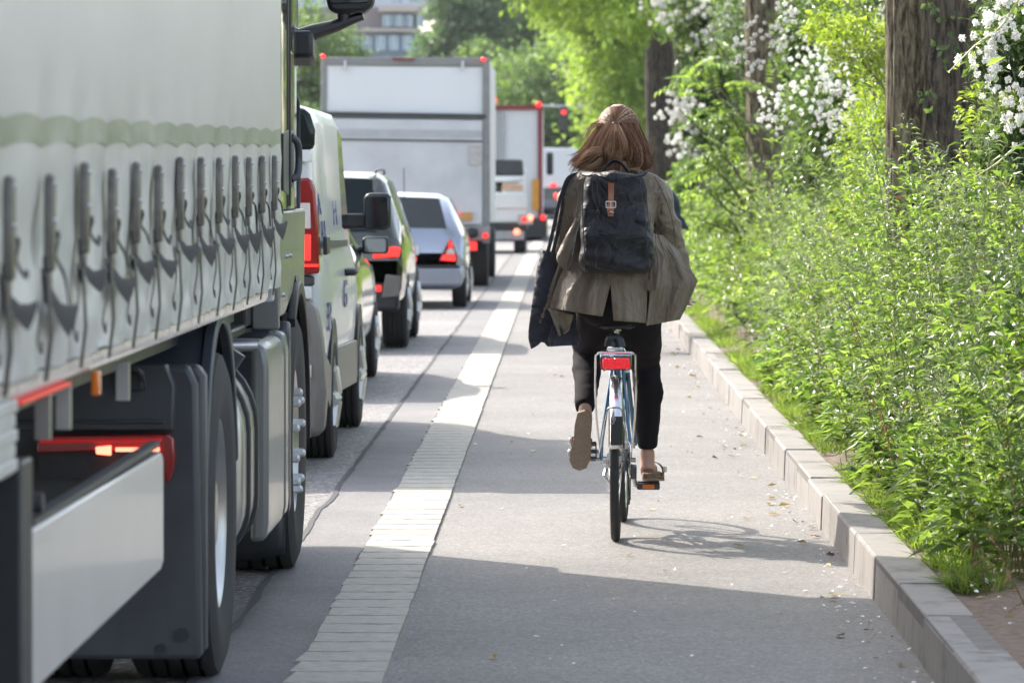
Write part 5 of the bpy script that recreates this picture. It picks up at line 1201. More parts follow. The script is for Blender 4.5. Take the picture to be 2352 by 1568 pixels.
# drivetrain
b = MB()
for k in range(6): b.lathe([(0, .026+.006*k), (.0015, .028+.006*k), (.003, .026+.006*k)], (ax(0)+.056-.0055*k, Y0, WR), 'x', 28)
b.build('cassette', M['dark'], bk)
b = MB().lathe([(0, .04), (0, .088), (.003, .091), (.006, .088), (.006, .04)], (BB.x+.040, BB.y, BB.z), 'x', 44); b.build('chain_ring', M['steel'], bk)
b = MB(); cx0 = ax(0)+.045
dpt = [(.0, -.125, .04), (.0, -.185, .045)]
pul = [Vector((cx0+.008, Y0+.02, WR-.085)), Vector((cx0+.012, Y0+.05, WR-.165))]
for q in pul: b.lathe([(-.004, .018), (0, .022), (.004, .018)], q, 'x', 16)
b.prism([(pul[0].y-.012, pul[0].z), (pul[0].y+.02, pul[0].z+.01), (pul[1].y+.018, pul[1].z), (pul[1].y-.008, pul[1].z-.01)], 'x', cx0+.014, cx0+.020)
b.prism([(Y0-.03, WR-.03), (Y0+.02, WR-.02), (Y0+.035, WR-.08), (Y0-.02, WR-.08)], 'x', cx0+.018, cx0+.044)
b.build('derailleur', M['dark'], bk, bevel=.003)
b = MB()
ch = [Vector((cx0, Y0, WR+.042)), Vector((BB.x+.043, BB.y, BB.z+.088)), Vector((BB.x+.043, BB.y+.088, BB.z)), Vector((BB.x+.043, BB.y, BB.z-.088)), pul[1]+Vector((0,0,-.024)), pul[1]+Vector((0,-.022,0)), pul[0]+Vector((0,.022,0)), Vector((cx0, Y0-.04, WR))]
b.tube(ch+[ch[0]], .0042, 6, flat=1.3); b.build('chain', M['dark'], bk)
b = MB().ctube([C(1441, 1010, 0), C(1448, 1020, -.02), C(1449, 1040, -.03), C(1446, 1062, -.01)], .0035, 12, 6); b.build('shift_cable', M['chrome'], bk)
b = MB().tube([C(1392, 1078, .03), C(1388, 1092, .0), C(1404, 1112, -.02)], [.010, .009, .007], 8); b.build('kick_stand', M['alu'], bk)
for s in (-1, 1):
    b = MB().cyl((ax(0)+s*.05, Y0, WR), (ax(0)+s*.085, Y0, WR), .009, None, 6); b.build('axle_nut', M['chrome'], bk)
# cranks and pedals
def pedal(s, cen, tilt_):
    cr = MB().tube([(BB.x+s*.05, BB.y, BB.z), (cen.x-s*.055, cen.y, cen.z)], [.014, .010], 10).build('crank', M['alu'], bk)
    b = MB(); Rm = Matrix.Rotation(tilt_, 3, 'X')
    for q in (-.035, .035): b.box(-.048, .048, q-.006, q+.006, -.014, .014)
    b.box(-.05, -.044, -.035, .035, -.012, .012); b.box(.044, .05, -.035, .035, -.012, .012)
    b.cyl((-.055, 0, 0), (.05, 0, 0), .009, None, 10)
    b.v = [Rm @ p+cen for p in b.v]; pe = b.build('pedal', M['dark'], bk, bevel=.002)
    b = MB()
    for q in (-.043, .041): b.box(-.026, .026, q-.002, q+.003, -.009, .009)
    b.v = [Rm @ p+cen for p in b.v]; b.build('pedal_reflector', M['amber'], pe, bevel=.001, split=True)
PL = C(1344, 1036, .28); PR = C(1489, 1114, .585)
pedal(-1, PL, math.radians(62)); pedal(1, PR, math.radians(4))
# handlebar
hb0 = Vector((ax(.84), Y0+.84, 1.02)); GR = Vector((hb0.x+.27, Y0+.66, 1.00)); GL = Vector((hb0.x-.29, Y0+.66, 1.00))
b = MB().tube([HT, HT+Vector((0,-.01,.16))], .013, 12); b.ctube([GL, hb0+Vector((-.20,-.06,.01)), hb0+Vector((0,.03,0)), hb0+Vector((.20,-.06,.01)), GR], .0115, 30, 10)
b.build('handlebar', M['chrome'], bk)
for s, G_ in ((-1, GL), (1, GR)):
    MB().tube([G_+Vector((s*.01,-.03,0)), G_+Vector((-s*.03,.10,.003))], .016, 12).build('grip', M['black'], bk)
    MB().ctube([G_+Vector((-s*.05,.13,-.01)), G_+Vector((s*.0,.12,-.02)), G_+Vector((s*.04,.05,-.02))], .006, 12, 8, flat=.7).build('brake_lever', M['chrome'], bk)
q = C(1584, 691, .55); MB().ctube([C(1560, 692, .60), C(1576, 689, .57), C(1588, 690, .55), C(1597, 695, .54)], [.008, .009, .009, .006], 14, 10, flat=.55).build('brake_lever', mat('pale_lever', (.75,.77,.8), .25, metal=.5), bk)

# ------------------------------------------------------------------ the rider
skin = mat('skin', (.50,.29,.22), .5, var=.08, vs=14)
pr = thing('person', 'woman riding a bicycle, seen from behind, brown half tied hair, olive coat and black leggings', 'person', (.24, 18.35, 0))
HL, HR = C(1385, 690, .22), C(1440, 690, .22)
KL, KR = C(1352, 806, .60), C(1482, 830, .56)
AL, AR = C(1344, 935, .19), C(1487, 1056, .53)
SHL, SHR = C(1322, 440, .14), C(1500, 440, .14)
EL, ER = C(1308, 560, .26), C(1536, 560, .26)
HDL, HDR = GL+Vector((.0, .03, .022)), GR+Vector((0, .03, .022))
headc = C(1420, 300, .20)
def limb(b, pts, rad, seg=20, n=16): return b.ctube(pts, rad, seg, n)
b = MB()
# torso, neck, head
def ell(c_, rx, ry, n=20, tilt_=0): return [c_+Vector((rx*math.cos(2*PI*k/n), ry*math.sin(2*PI*k/n), tilt_*ry*math.sin(2*PI*k/n))) for k in range(n)]
b.rings([ell(C(1413, 735, .20), .10, .10), ell(C(1413, 715, .20), .165, .13), ell(C(1413, 670, .19), .175, .13), ell(C(1412, 590, .15), .135, .10), ell(C(1412, 520, .13), .15, .11), ell(C(1411, 455, .13), .17, .105), ell(C(1411, 425, .14), .13, .085), ell(C(1412, 405, .15), .06, .055), ell(C(1415, 375, .17), .052, .052), ell(C(1418, 345, .19), .05, .055)])
b.ball(headc+Vector((0, -.0, .01)), (.075, .095, .105), 20, 14); b.ball(headc+Vector((0, .05, -.06)), (.055, .06, .065))
b.ball(headc+Vector((0, .105, -.025)), (.013, .02, .022)); 
for s in (-1, 1): b.ball(headc+Vector((s*.076, .01, -.02)), (.010, .022, .034)); b.ball(headc+Vector((s*.03, .088, .0)), (.014, .012, .010))
b.ball(headc+Vector((0, .098, -.066)), (.024, .012, .008))
for s, H_, K_, A_, S_, E_, Hd in ((-1, HL, KL, AL, SHL, EL, HDL), (1, HR, KR, AR, SHR, ER, HDR)):
    limb(b, [H_, H_.lerp(K_, .5)+Vector((0,0,.0)), K_], [.088, .078, .055]); limb(b, [K_, K_.lerp(A_, .4)+Vector((0,-.012,0)), A_], [.050, .046, .022])
    b.ball(K_, .055)
    limb(b, [C(1411, 440, .14), S_, S_.lerp(E_, .5), E_], [.06, .056, .047, .038]); limb(b, [E_, E_.lerp(Hd, .5), Hd+Vector((0,-.05,0))], [.038, .034, .023]); b.ball(E_, .038)
    # palm, fingers curled round the grip, thumb
    b.ball(Hd+Vector((0, -.01, .004)), (.040, .045, .017))
    for k in range(4):
        p0 = Hd+Vector((s*(-.028+.019*k), .03, .006)); ln = (.9, 1, .95, .75)[k]
        limb(b, [p0, p0+Vector((0, .028*ln, .002)), p0+Vector((0, .045*ln, -.018)), p0+Vector((0, .030*ln, -.042)), p0+Vector((0, .008, -.046))], [.0095, .009, .0085, .008, .007], 12, 8)
    limb(b, [Hd+Vector((-s*.035, -.01, 0)), Hd+Vector((-s*.048, .015, -.012)), Hd+Vector((-s*.030, .03, -.035))], [.012, .010, .008], 10, 8)
# feet: left toe down on the rear pedal, right flat on the front pedal
fl_dir = Vector((0, .30, -.95)).normalized()
toeL = PL+Vector((0, -.005, .02))
hl = AL+Vector((0, -.002, -.035))
limb(b, [AL.lerp(KL, .15), AL, hl], [.024, .028, .030]); limb(b, [hl, hl.lerp(PL, .5)+Vector((-.006,.03,.02)), PL+Vector((-.010, .045, .0))], [.032, .036, .028])
limb(b, [AR+Vector((0,0,.04)), AR, AR+Vector((.0, -.015, -.045))], [.031, .032, .032]); hr = AR+Vector((0, -.02, -.048)); ftR = PR+Vector((.018, .07, .045))
limb(b, [hr, hr.lerp(ftR, .5)+Vector((0,0,.012)), ftR], [.032, .035, .026])
for k in range(5):
    p0 = ftR+Vector((-.03+.016*k, -.01, -.004)); limb(b, [p0, p0+Vector((0, .03-.004*k, .0)), p0+Vector((0, .042-.005*k, -.006))], [.010, .009, .007], 6, 8)
    p0 = PL+Vector((-.042+.014*k, .05, .0)); limb(b, [p0, p0+Vector((0, .012, -.012)), p0+Vector((0, .014, -.022))], [.010, .009, .007], 6, 8)
body = remesh(b, .006, 4).build('body', skin, pr, smooth=180)
# leggings
b = MB()
limb(b, [C(1385, 672, .17), HL.lerp(KL, .3)+Vector((-.01,-.03,-.02)), HL.lerp(KL, .65)+Vector((-.012,-.02,-.012)), KL], [.106, .102, .088, .068], 24, 20)
limb(b, [KL+Vector((0,0,.0)), KL.lerp(AL, .25)+Vector((-.005,-.035,0)), KL.lerp(AL, .55)+Vector((0,-.025,0)), AL+Vector((0,-.004,-.004))], [.064, .066, .056, .043], 24, 20)
limb(b, [C(1452, 672, .17), HR.lerp(KR, .35)+Vector((.018,-.03,0)), HR.lerp(KR, .7)+Vector((.01,-.02,0)), KR], [.110, .104, .086, .066], 24, 20)
limb(b, [KR, KR.lerp(AR, .28)+Vector((.008,-.03,0)), KR.lerp(AR, .6)+Vector((.003,-.02,0)), AR+Vector((.002,0,.05))], [.062, .066, .058, .042], 24, 20)
b.ball(KL, .068); b.ball(KR, .066); b.ball(C(1413, 690, .17), (.17, .15, .13))
b = remesh(b, .009, 6)
def wrk(p):
    k = math.exp(-((p.z-KR.z)/.05)**2)+math.exp(-((p.z-.62)/.05)**2)*.6+.35
    q = .006*k*mnoise.noise(Vector((p.x*9, p.y*9, p.z*38)))+.004*mnoise.noise(Vector((p.x*14, p.y*14, p.z*14))); return (q, -abs(q)*.6, 0)
b.disp(wrk); b.build('leggings', mat('black_leggings', (.016,.0135,.016), .85, var=.12, vs=40, bump=.12, bs=500, spec=.15), pr, smooth=180)
# sandals
cork = mat('cork_sole', (.20,.13,.08), .8, var=.3, vs=60, bump=.6, bs=120)
sole_o = [(-.030, -.115), (-.038, -.06), (-.036, 0), (-.045, .06), (-.047, .10), (-.03, .135), (0, .145), (.028, .13), (.040, .09), (.040, .03), (.033, -.03), (.034, -.08), (.025, -.115), (0, -.128)]
def sandal(c_, Rm, mirror):
    P_ = [(x*mirror, y) for x, y in sole_o]
    b = MB().prism(P_, 'z', -.013, .013); b.disp(lambda p: (0, 0, .006*math.cos((p.y)*18)*(1 if p.z > 0 else .4))); b.v = [Rm @ (p*1.0)+c_ for p in b.v]
    s = b.build('sandal', cork, pr, bevel=.004, smooth=50)
    b = MB().prism([(x*1.02, y*1.01) for x, y in P_], 'z', -.020, -.0125); b.v = [Rm @ p+c_ for p in b.v]; b.build('outsole', mat('outsole', (.27,.205,.15), .75, var=.2, vs=80, bump=.5, bs=200), s)
    for yy in (.03, .085):
        b = MB().ribbon([(-.043*mirror, yy, .0), (-.045*mirror, yy, .03), (-.02*mirror, yy+.005, .058), (.015*mirror, yy+.006, .058), (.040*mirror, yy, .03), (.040*mirror, yy, 0)], .032, .003, (0, 1, 0)); b.v = [Rm @ p+c_ for p in b.v]
        st_ = b.build('sandal_strap', mat('wine_strap', (.12,.018,.028), .5, var=.2), s, smooth=60)
        b = MB().box(-.052*mirror-.004, -.052*mirror+.006, yy-.012, yy+.012, .018, .042); b.v = [Rm @ p+c_ for p in b.v]; b.build('buckle', M['steel'], st_, bevel=.002)
Rl = Matrix.Rotation(math.radians(-72), 3, 'X')
cl_ = C(1338, 1004, .185); sandal(cl_, Matrix.Rotation(math.radians(5), 3, 'Y') @ Rl, 1)
Rr = Matrix.Rotation(math.radians(-7), 3, 'Z') @ Matrix.Rotation(math.radians(-5), 3, 'X')
sandal(PR+Vector((.014, -.005, .042)), Rr, -1)

# ---- coat
coatm, nt_, bb_ = node_mat('olive_coat'); v = coord(nt_)
n_ = N(nt_, 'ShaderNodeTexNoise', Scale=7, Detail=6, Roughness=.6); nt_.links.new(v, n_.inputs['Vector'])
r_1 = ramp(nt_, n_.outputs['Fac'], [(.3, (.165,.128,.09)), (.7, (.215,.172,.125))]); nt_.links.new(r_1.outputs[0], bb_.inputs['Base Color']); bb_.inputs['Roughness'].default_value = .62; bb_.inputs['Sheen Weight'].default_value = .2
n2 = N(nt_, 'ShaderNodeTexNoise', Scale=19, Detail=4, Distortion=1.5); nt_.links.new(coord(nt_, (1, 1, .6)), n2.inputs['Vector']); bp_ = N(nt_, 'ShaderNodeBump', Strength=.8, Distance=.022); nt_.links.new(n2.outputs['Fac'], bp_.inputs['Height']); nt_.links.new(bp_.outputs[0], bb_.inputs['Normal'])
b = MB()
b.rings([ell(C(1408, 640, .15), .175, .145), ell(C(1408, 590, .14), .165, .14), ell(C(1410, 520, .12), .165, .13), ell(C(1411, 455, .13), .19, .125), ell(C(1411, 424, .14), .165, .105), ell(C(1411, 402, .15), .095, .085), ell(C(1412, 388, .16), .075, .072)])
for s, S_, E_, Hd in ((-1, SHL, EL, HDL), (1, SHR, ER, HDR)):
    o = Vector((s*.01, 0, 0))
    limb(b, [C(1411+s*46, 425, .14), S_+Vector((0,0,-.0)), S_.lerp(E_, .35)+o, S_.lerp(E_, .7)+o*1.3, E_+o], [.07, .068, .064, .060, .056], 26, 18)
    limb(b, [E_+o, E_.lerp(Hd, .45)+o+Vector((0,0,-.01)), Hd+Vector((0, -.075, -.0))], [.062, .056, .042], 20, 18)
b = remesh(b, .009, 5)
def cw(p):
    arm = min(1, max(0, (abs(p.x-.215)-.15)/.06)); f1 = mnoise.noise(Vector((p.x*5+3, p.y*6, p.z*(13+10*arm)+p.x*9))); f2 = mnoise.noise(Vector((p.x*16, p.y*16, p.z*26+p.x*14)))
    q = .017*f1*(.5+arm*.6)+.010*f2; return (q*(.8 if p.x > .215 else -.8), -abs(q)*.7, q*.2)
b.disp(cw)
upper = b
def tsheet(left, right, depth, nu=34, nv=34, amp=.012, fr=9, seed=0, th=.003):
    """cloth panel between two edge curves given in view pixels; depth(u, v) is the distance offset; returned with real thickness"""
    Lc = catmull([Vector((p[0], p[1], 0)) for p in left], nv); S = []
    m_ = len(right)-1; Rc = [Vector((lerps([(i/m_, p[0]) for i, p in enumerate(right)], j/nv), lerps([(i/m_, p[1]) for i, p in enumerate(right)], j/nv), 0)) for j in range(nv+1)]
    for sgn in (0, 1):
        for j in range(nv+1):
            for i in range(nu+1):
                u, v_ = i/nu, j/nv; q = Lc[j].lerp(Rc[j], u)
                e = min(1, 4*u, 4*(1-u)) if amp else 0
                d = depth(u, v_)+1.6*amp*v_**.6*math.sin(u*fr+seed+2.2*v_*mnoise.noise(Vector((u*2, v_*2, seed))))+amp*1.5*mnoise.noise(Vector((u*5, v_*2.2, seed*3.1)))+amp*.4*mnoise.noise(Vector((u*14, v_*11, seed)))
                S.append(C(q.x, q.y, d+sgn*th))
    n = (nu+1)*(nv+1); b = MB(); fs = []
    for j in range(nv):
        for i in range(nu):
            a = j*(nu+1)+i; fs += [(a, a+1, a+nu+2, a+nu+1), (n+a, n+a+nu+1, n+a+nu+2, n+a+1)]
    ed = [i for i in range(nu+1)]+[j*(nu+1)+nu for j in range(1, nv+1)]+[nv*(nu+1)+i for i in range(nu-1, -1, -1)]+[j*(nu+1) for j in range(nv-1, 0, -1)]
    for k in range(len(ed)): a, c_ = ed[k], ed[(k+1) % len(ed)]; fs.append((a, n+a, n+c_, c_))
    return b.add(S, fs)
bul = lambda u, v_: -.045+.10*(abs(2*u-1))**2
coat = upper
coat.join(tsheet([(1330, 548), (1303, 600), (1278, 655), (1262, 708)], [(1412, 590), (1409, 625), (1400, 662), (1384, 727)], lambda u, v_: .05-.10*u*(1-.2*v_)+.03*(1-u), amp=.014, fr=11, seed=1))
coat.join(tsheet([(1404, 590), (1403, 630), (1403, 662), (1409, 736)], [(1494, 560), (1490, 610), (1487, 665), (1484, 742)], lambda u, v_: -.045+.06*u, amp=.008, fr=7, seed=2))
# left front blown outwards, with its inside turning up at the hem
coat.join(tsheet([(1318, 545), (1292, 590), (1270, 640), (1250, 700), (1232, 760)], [(1345, 560), (1330, 620), (1322, 680), (1312, 715), (1300, 742)], lambda u, v_: .10+.10*v_+.05*math.sin(u*3), amp=.016, fr=6, seed=3))
coat.join(tsheet([(1258, 708), (1270, 735), (1276, 752), (1283, 772)], [(1318, 722), (1312, 742), (1308, 758), (1298, 766)], lambda u, v_: .06+.05*u+.05*v_, nu=16, nv=16, amp=.016, fr=8, seed=4))
coat.join(tsheet([(1322, 500), (1300, 540), (1284, 572), (1278, 594), (1290, 618)], [(1345, 505), (1348, 540), (1340, 570), (1325, 595), (1308, 622)], lambda u, v_: .02+.05*(2*u-1)**2, nu=20, nv=20, amp=.014, fr=5, seed=5))
# right front: big panel flying to the right, pointed corner
coat.join(tsheet([(1500, 536), (1494, 590), (1492, 660), (1488, 720), (1484, 748)], [(1524, 541), (1566, 584), (1603, 645), (1584, 690), (1562, 734)], lambda u, v_: .03+.12*u+.05*v_, nu=40, nv=40, amp=.015, fr=6, seed=6))
co = coat.build('coat', coatm, pr, smooth=180)
tsheet([(1500, 568), (1499, 600), (1495, 640), (1493, 666)], [(1512, 566), (1526, 590), (1525, 630), (1520, 670)], lambda u, v_: -.03+.02*u, nu=14, nv=18, amp=.008, fr=4, seed=8).build('belt_loop', coatm, co, smooth=180)
MB().ctube([C(1502, 405, .02), C(1516, 430, .045), C(1532, 465, .07), C(1545, 510, .11), C(1552, 560, .17)], .0022, 20, 5).build('seam', mat('seam', (.12,.10,.08), .8), co)
# collar
MB().ctube([C(1352, 402, .12), C(1380, 396, .07), C(1412, 394, .05), C(1445, 396, .07), C(1475, 402, .12)], [.012, .022, .026, .022, .012], 24, 10, flat=.6).build('collar', coatm, co, smooth=180)

# ---- hair
def hair_mat(name, c0, c1):
    m, nt, b = node_mat(name); g = nt.nodes.new('ShaderNodeNewGeometry'); r = ramp(nt, g.outputs['Random Per Island'], [(0, c0), (1, c1)])
    nt.links.new(r.outputs[0], b.inputs['Base Color']); b.inputs['Roughness'].default_value = .46; b.inputs['Specular IOR Level'].default_value = .3
    t = nt.nodes.new('ShaderNodeBsdfTranslucent'); nt.links.new(r.outputs[0], t.inputs[0]); ms = nt.nodes.new('ShaderNodeMixShader'); ms.inputs[0].default_value = .25
    nt.links.new(b.outputs[0], ms.inputs[1]); nt.links.new(t.outputs[0], ms.inputs[2]); nt.links.new(ms.outputs[0], nt.nodes['Material Output'].inputs[0]); return m
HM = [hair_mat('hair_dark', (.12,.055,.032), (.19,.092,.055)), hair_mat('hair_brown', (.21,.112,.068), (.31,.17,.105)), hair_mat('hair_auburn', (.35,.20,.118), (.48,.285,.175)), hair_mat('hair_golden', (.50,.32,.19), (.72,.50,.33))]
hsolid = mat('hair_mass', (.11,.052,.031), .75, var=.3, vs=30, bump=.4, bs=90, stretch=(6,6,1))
rh = random.Random(5); HB = [MB() for _ in HM]
g3 = lambda s=1: Vector((rh.gauss(0, s), rh.gauss(0, s), rh.gauss(0, s)))
def locks(guides, n, per, sp0, sp1, r=.0014, wave=.01, curl=0, seg=16, tone=(.3, .35, .25, .1), lock_w=.006):
    """n locks of `per` strands each between neighbouring guide curves; a lock shares its path, its wave and its tone"""
    for _ in range(n):
        k = rh.random()*(len(guides)-1); i = min(int(k), len(guides)-2); f = k-i; o0, o1 = g3(sp0), g3(sp1); ph = rh.random()*6.28; ax_ = g3().normalized(); am = wave*rh.uniform(.5, 1.3); fr_ = rh.uniform(.7, 1.25); cut = rh.uniform(.82, 1.0)
        q_ = rh.random(); mi = 0
        while mi < 3 and q_ > sum(tone[:mi+1]): mi += 1
        P_ = [C(a[0]*(1-f)+c_[0]*f, a[1]*(1-f)+c_[1]*f, a[2]*(1-f)+c_[2]*f)+o0*(1-t)+o1*t*t for a, c_, t in ((a, c_, j/(len(guides[0])-1)) for j, (a, c_) in enumerate(zip(guides[i], guides[min(i+1, len(guides)-1)])))]
        Q = catmull(P_, seg); ax2 = ax_.cross(Vector((0,0,1))).normalized()
        for s_ in range(per):
            off = g3(lock_w); m_ = max(5, int(seg*cut*rh.uniform(.88, 1))); fly = g3(.004)
            R_ = [Q[j]+off*(.35+.65*math.sin(PI*min(1, .1+.75*j/seg)))*(1-.35*(j/m_)**3)+(ax2*math.sin(ph+fr_*6.28*j/seg)+Vector((0,0,.35))*math.cos(ph+fr_*6.28*j/seg))*am*(j/seg)+fly*(j/m_)**3 for j in range(m_+1)]
            HB[mi].tube(R_, [r*(1-.65*(j/m_)**2) for j in range(m_+1)], 3, cap=False)
tie = C(1413, 283, .085)
# swept back top: locks from the hairline to the tie, following the skull
d1 = Vector(((tie-headc).x/.090, (tie-headc).y/.106, (tie-headc).z/.106)).normalized()
for _ in range(190):
    side = rh.choice((-1, 1)); az = rh.uniform(-.35, 1.5); el = rh.uniform(-.02, 1.4); q_ = rh.random(); mi = 0 if q_ < .25 else 1 if q_ < .6 else 2 if q_ < .9 else 3
    for s_ in range(9):
        a2, e2 = az+rh.gauss(0, .035), el+rh.gauss(0, .03); d0 = Vector((side*math.cos(a2)*math.cos(e2), math.sin(a2)*math.cos(e2), math.sin(e2))); Q = []; li = rh.uniform(0, .02)
        for j in range(11):
            t = j/10; d = d0.lerp(d1, t**.85).normalized(); Q.append(headc+Vector((d.x*.091, d.y*.107, d.z*.105))*(1.0+li+.035*math.sin(PI*t)+.012*math.sin(az*17+el*9)*math.sin(PI*t)))
        HB[mi].tube(Q, [.0015]*10+[.001], 3, cap=False)
# half ponytail, light put into its colour as more golden locks
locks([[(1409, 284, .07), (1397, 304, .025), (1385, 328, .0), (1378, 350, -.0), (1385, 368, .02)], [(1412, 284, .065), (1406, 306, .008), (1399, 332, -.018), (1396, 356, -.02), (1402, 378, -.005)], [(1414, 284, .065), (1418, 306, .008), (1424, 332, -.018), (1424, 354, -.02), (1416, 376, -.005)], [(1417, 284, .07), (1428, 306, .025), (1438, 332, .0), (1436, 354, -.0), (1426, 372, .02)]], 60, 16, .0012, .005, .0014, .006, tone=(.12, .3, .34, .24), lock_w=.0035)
# right side, a soft rounded wave turning under at the ends
locks([[(1424, 292, .085), (1438, 318, .055), (1444, 345, .04), (1436, 372, .035), (1440, 396, .05)], [(1440, 288, .095), (1452, 316, .065), (1462, 345, .045), (1462, 372, .04), (1448, 394, .06)], [(1455, 288, .12), (1466, 318, .10), (1478, 348, .075), (1484, 374, .06), (1466, 394, .07)], [(1463, 290, .16), (1473, 320, .14), (1485, 350, .11), (1492, 376, .09), (1480, 398, .09)]], 95, 14, .003, .008, .0015, .010, tone=(.42, .38, .17, .03))
# left side blown outwards in the wind, sun side put into the tones as extra gold
locks([[(1403, 292, .085), (1392, 318, .055), (1388, 345, .04), (1394, 372, .04), (1384, 394, .05)], [(1392, 290, .095), (1380, 316, .07), (1372, 344, .055), (1362, 370, .05), (1348, 392, .06)], [(1382, 290, .12), (1370, 316, .10), (1358, 340, .08), (1334, 360, .06), (1302, 386, .06)], [(1377, 290, .16), (1362, 314, .14), (1350, 336, .11), (1338, 358, .10), (1314, 376, .10)]], 120, 14, .003, .015, .0015, .018, tone=(.2, .32, .3, .18))
# curling tips flicking out at the lower left and a tangled lock across the middle
locks([[(1392, 340, .035), (1376, 350, .02), (1356, 352, .02), (1336, 366, .03), (1308, 396, .05)], [(1400, 352, .02), (1384, 346, .0), (1366, 352, .0), (1346, 368, .02), (1326, 402, .05)]], 34, 13, .006, .014, .0015, .018, tone=(.15, .3, .3, .25))
locks([[(1385, 366, .02), (1372, 380, .02), (1354, 386, .03), (1336, 392, .05), (1316, 404, .06)], [(1408, 372, .02), (1392, 388, .02), (1372, 394, .03), (1352, 398, .05), (1334, 410, .06)], [(1430, 370, .02), (1436, 386, .02), (1452, 392, .03), (1470, 392, .05), (1488, 400, .06)]], 34, 12, .008, .014, .0014, .014, tone=(.3, .36, .24, .1))
# flyaways
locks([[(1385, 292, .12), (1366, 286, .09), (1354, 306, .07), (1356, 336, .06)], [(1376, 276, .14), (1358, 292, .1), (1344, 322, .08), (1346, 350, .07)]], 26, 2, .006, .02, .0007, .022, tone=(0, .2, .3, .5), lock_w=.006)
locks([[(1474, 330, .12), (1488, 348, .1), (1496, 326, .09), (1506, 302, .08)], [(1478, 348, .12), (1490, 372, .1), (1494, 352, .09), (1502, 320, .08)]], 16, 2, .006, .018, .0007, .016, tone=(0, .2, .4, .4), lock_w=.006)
locks([[(1398, 254, .2), (1382, 262, .15), (1374, 280, .1), (1368, 304, .08)], [(1440, 250, .2), (1462, 262, .17), (1474, 284, .14), (1480, 308, .12)]], 20, 2, .003, .010, .0006, .008, tone=(0, .3, .4, .3))
hs = MB(); hs.ball(headc+Vector((0, .004, .002)), (.086, .102, .102), 26, 18)
limb(hs, [C(1410, 296, .14), C(1402, 330, .12), C(1398, 372, .12)], [.05, .055, .045]); limb(hs, [C(1436, 300, .15), C(1450, 335, .12), C(1452, 376, .11)], [.04, .045, .04]); limb(hs, [C(1396, 310, .14), C(1380, 345, .12), C(1362, 376, .12)], [.035, .035, .022]); limb(hs, [C(1413, 296, .075), C(1410, 330, .03), C(1409, 358, .02)], [.010, .028, .018])
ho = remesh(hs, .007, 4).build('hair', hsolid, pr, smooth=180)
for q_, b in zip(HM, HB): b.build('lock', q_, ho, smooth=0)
MB().lathe([(-.006, .010), (-.003, .0135), (0, .0145), (.003, .0135), (.006, .010)], C(1413, 284, .066), 'z', 20).build('hair_tie', mat('hair_tie', (.06,.02,.035), .6), ho)

# ------------------------------------------------------------------ backpack
fab, nt_, bb_ = node_mat('black_canvas'); bb_.inputs['Base Color'].default_value = (.022,.021,.025,1); bb_.inputs['Roughness'].default_value = .5; bb_.inputs['Specular IOR Level'].default_value = .3
n2 = N(nt_, 'ShaderNodeTexNoise', Scale=11, Detail=3, Distortion=1); nt_.links.new(coord(nt_), n2.inputs['Vector']); bp_ = N(nt_, 'ShaderNodeBump', Strength=.9, Distance=.035); nt_.links.new(n2.outputs['Fac'], bp_.inputs['Height']); nt_.links.new(bp_.outputs[0], bb_.inputs['Normal'])
bp = thing('backpack', 'black roll top backpack with a tan leather strap and buckle on the rider back', 'backpack', (.21, 17.95, 1.1))
rows = [(402, 1352, 1472, .035), (412, 1345, 1480, .05), (430, 1339, 1484, .07), (455, 1337, 1486, .085), (490, 1334, 1489, .10), (525, 1333, 1495, .115), (560, 1333, 1501, .125), (590, 1331, 1502, .13), (603, 1328, 1501, .132), (612, 1329, 1500, .13), (620, 1333, 1496, .125), (626, 1342, 1486, .11)]
def bring(y, xa, xb, d):
    c_ = C((xa+xb)/2, y, -.02); rx = (xb-xa)/2*Y0/F; R = []
    for k in range(56):
        a = 2*PI*k/56; ca, sa = math.cos(a), math.sin(a); e = .55
        p = c_+Vector((rx*math.copysign(abs(ca)**e, ca), (d if sa < 0 else .07)*math.copysign(abs(sa)**e, sa), 0)); R.append(p)
    return R
rr = []
for k in range(45):
    t = 402+224*k/44; g4 = [lerps([(r[0], r[q]) for r in rows], t) for q in (1, 2, 3)]; rr.append(bring(t, *g4))
b = MB().rings(rr)
def bw(p):
    if p.y > Y0-.03: return (0, 0, 0)
    z = (p.z-1.14)/.41; cxx = (p.x-.215)/.16
    f = .020*mnoise.noise(Vector((p.x*7+p.z*5, 1, p.z*8-p.x*4)))+.016*mnoise.noise(Vector((p.x*14+p.z*9, 3, p.z*15-p.x*9)))*(.5+abs(cxx))
    f += -.010*math.exp(-((z-.16+.12*abs(cxx))/.035)**2)*min(1, max(0, abs(cxx)-.35)*3)   # crease above the base
    f += .006*math.sin(p.z*60+6*cxx)*max(0, z-.7)*2
    return (f*.3*cxx, -f*1.3, 0)
b.disp(bw); b.build('pack_body', fab, bp, smooth=180)
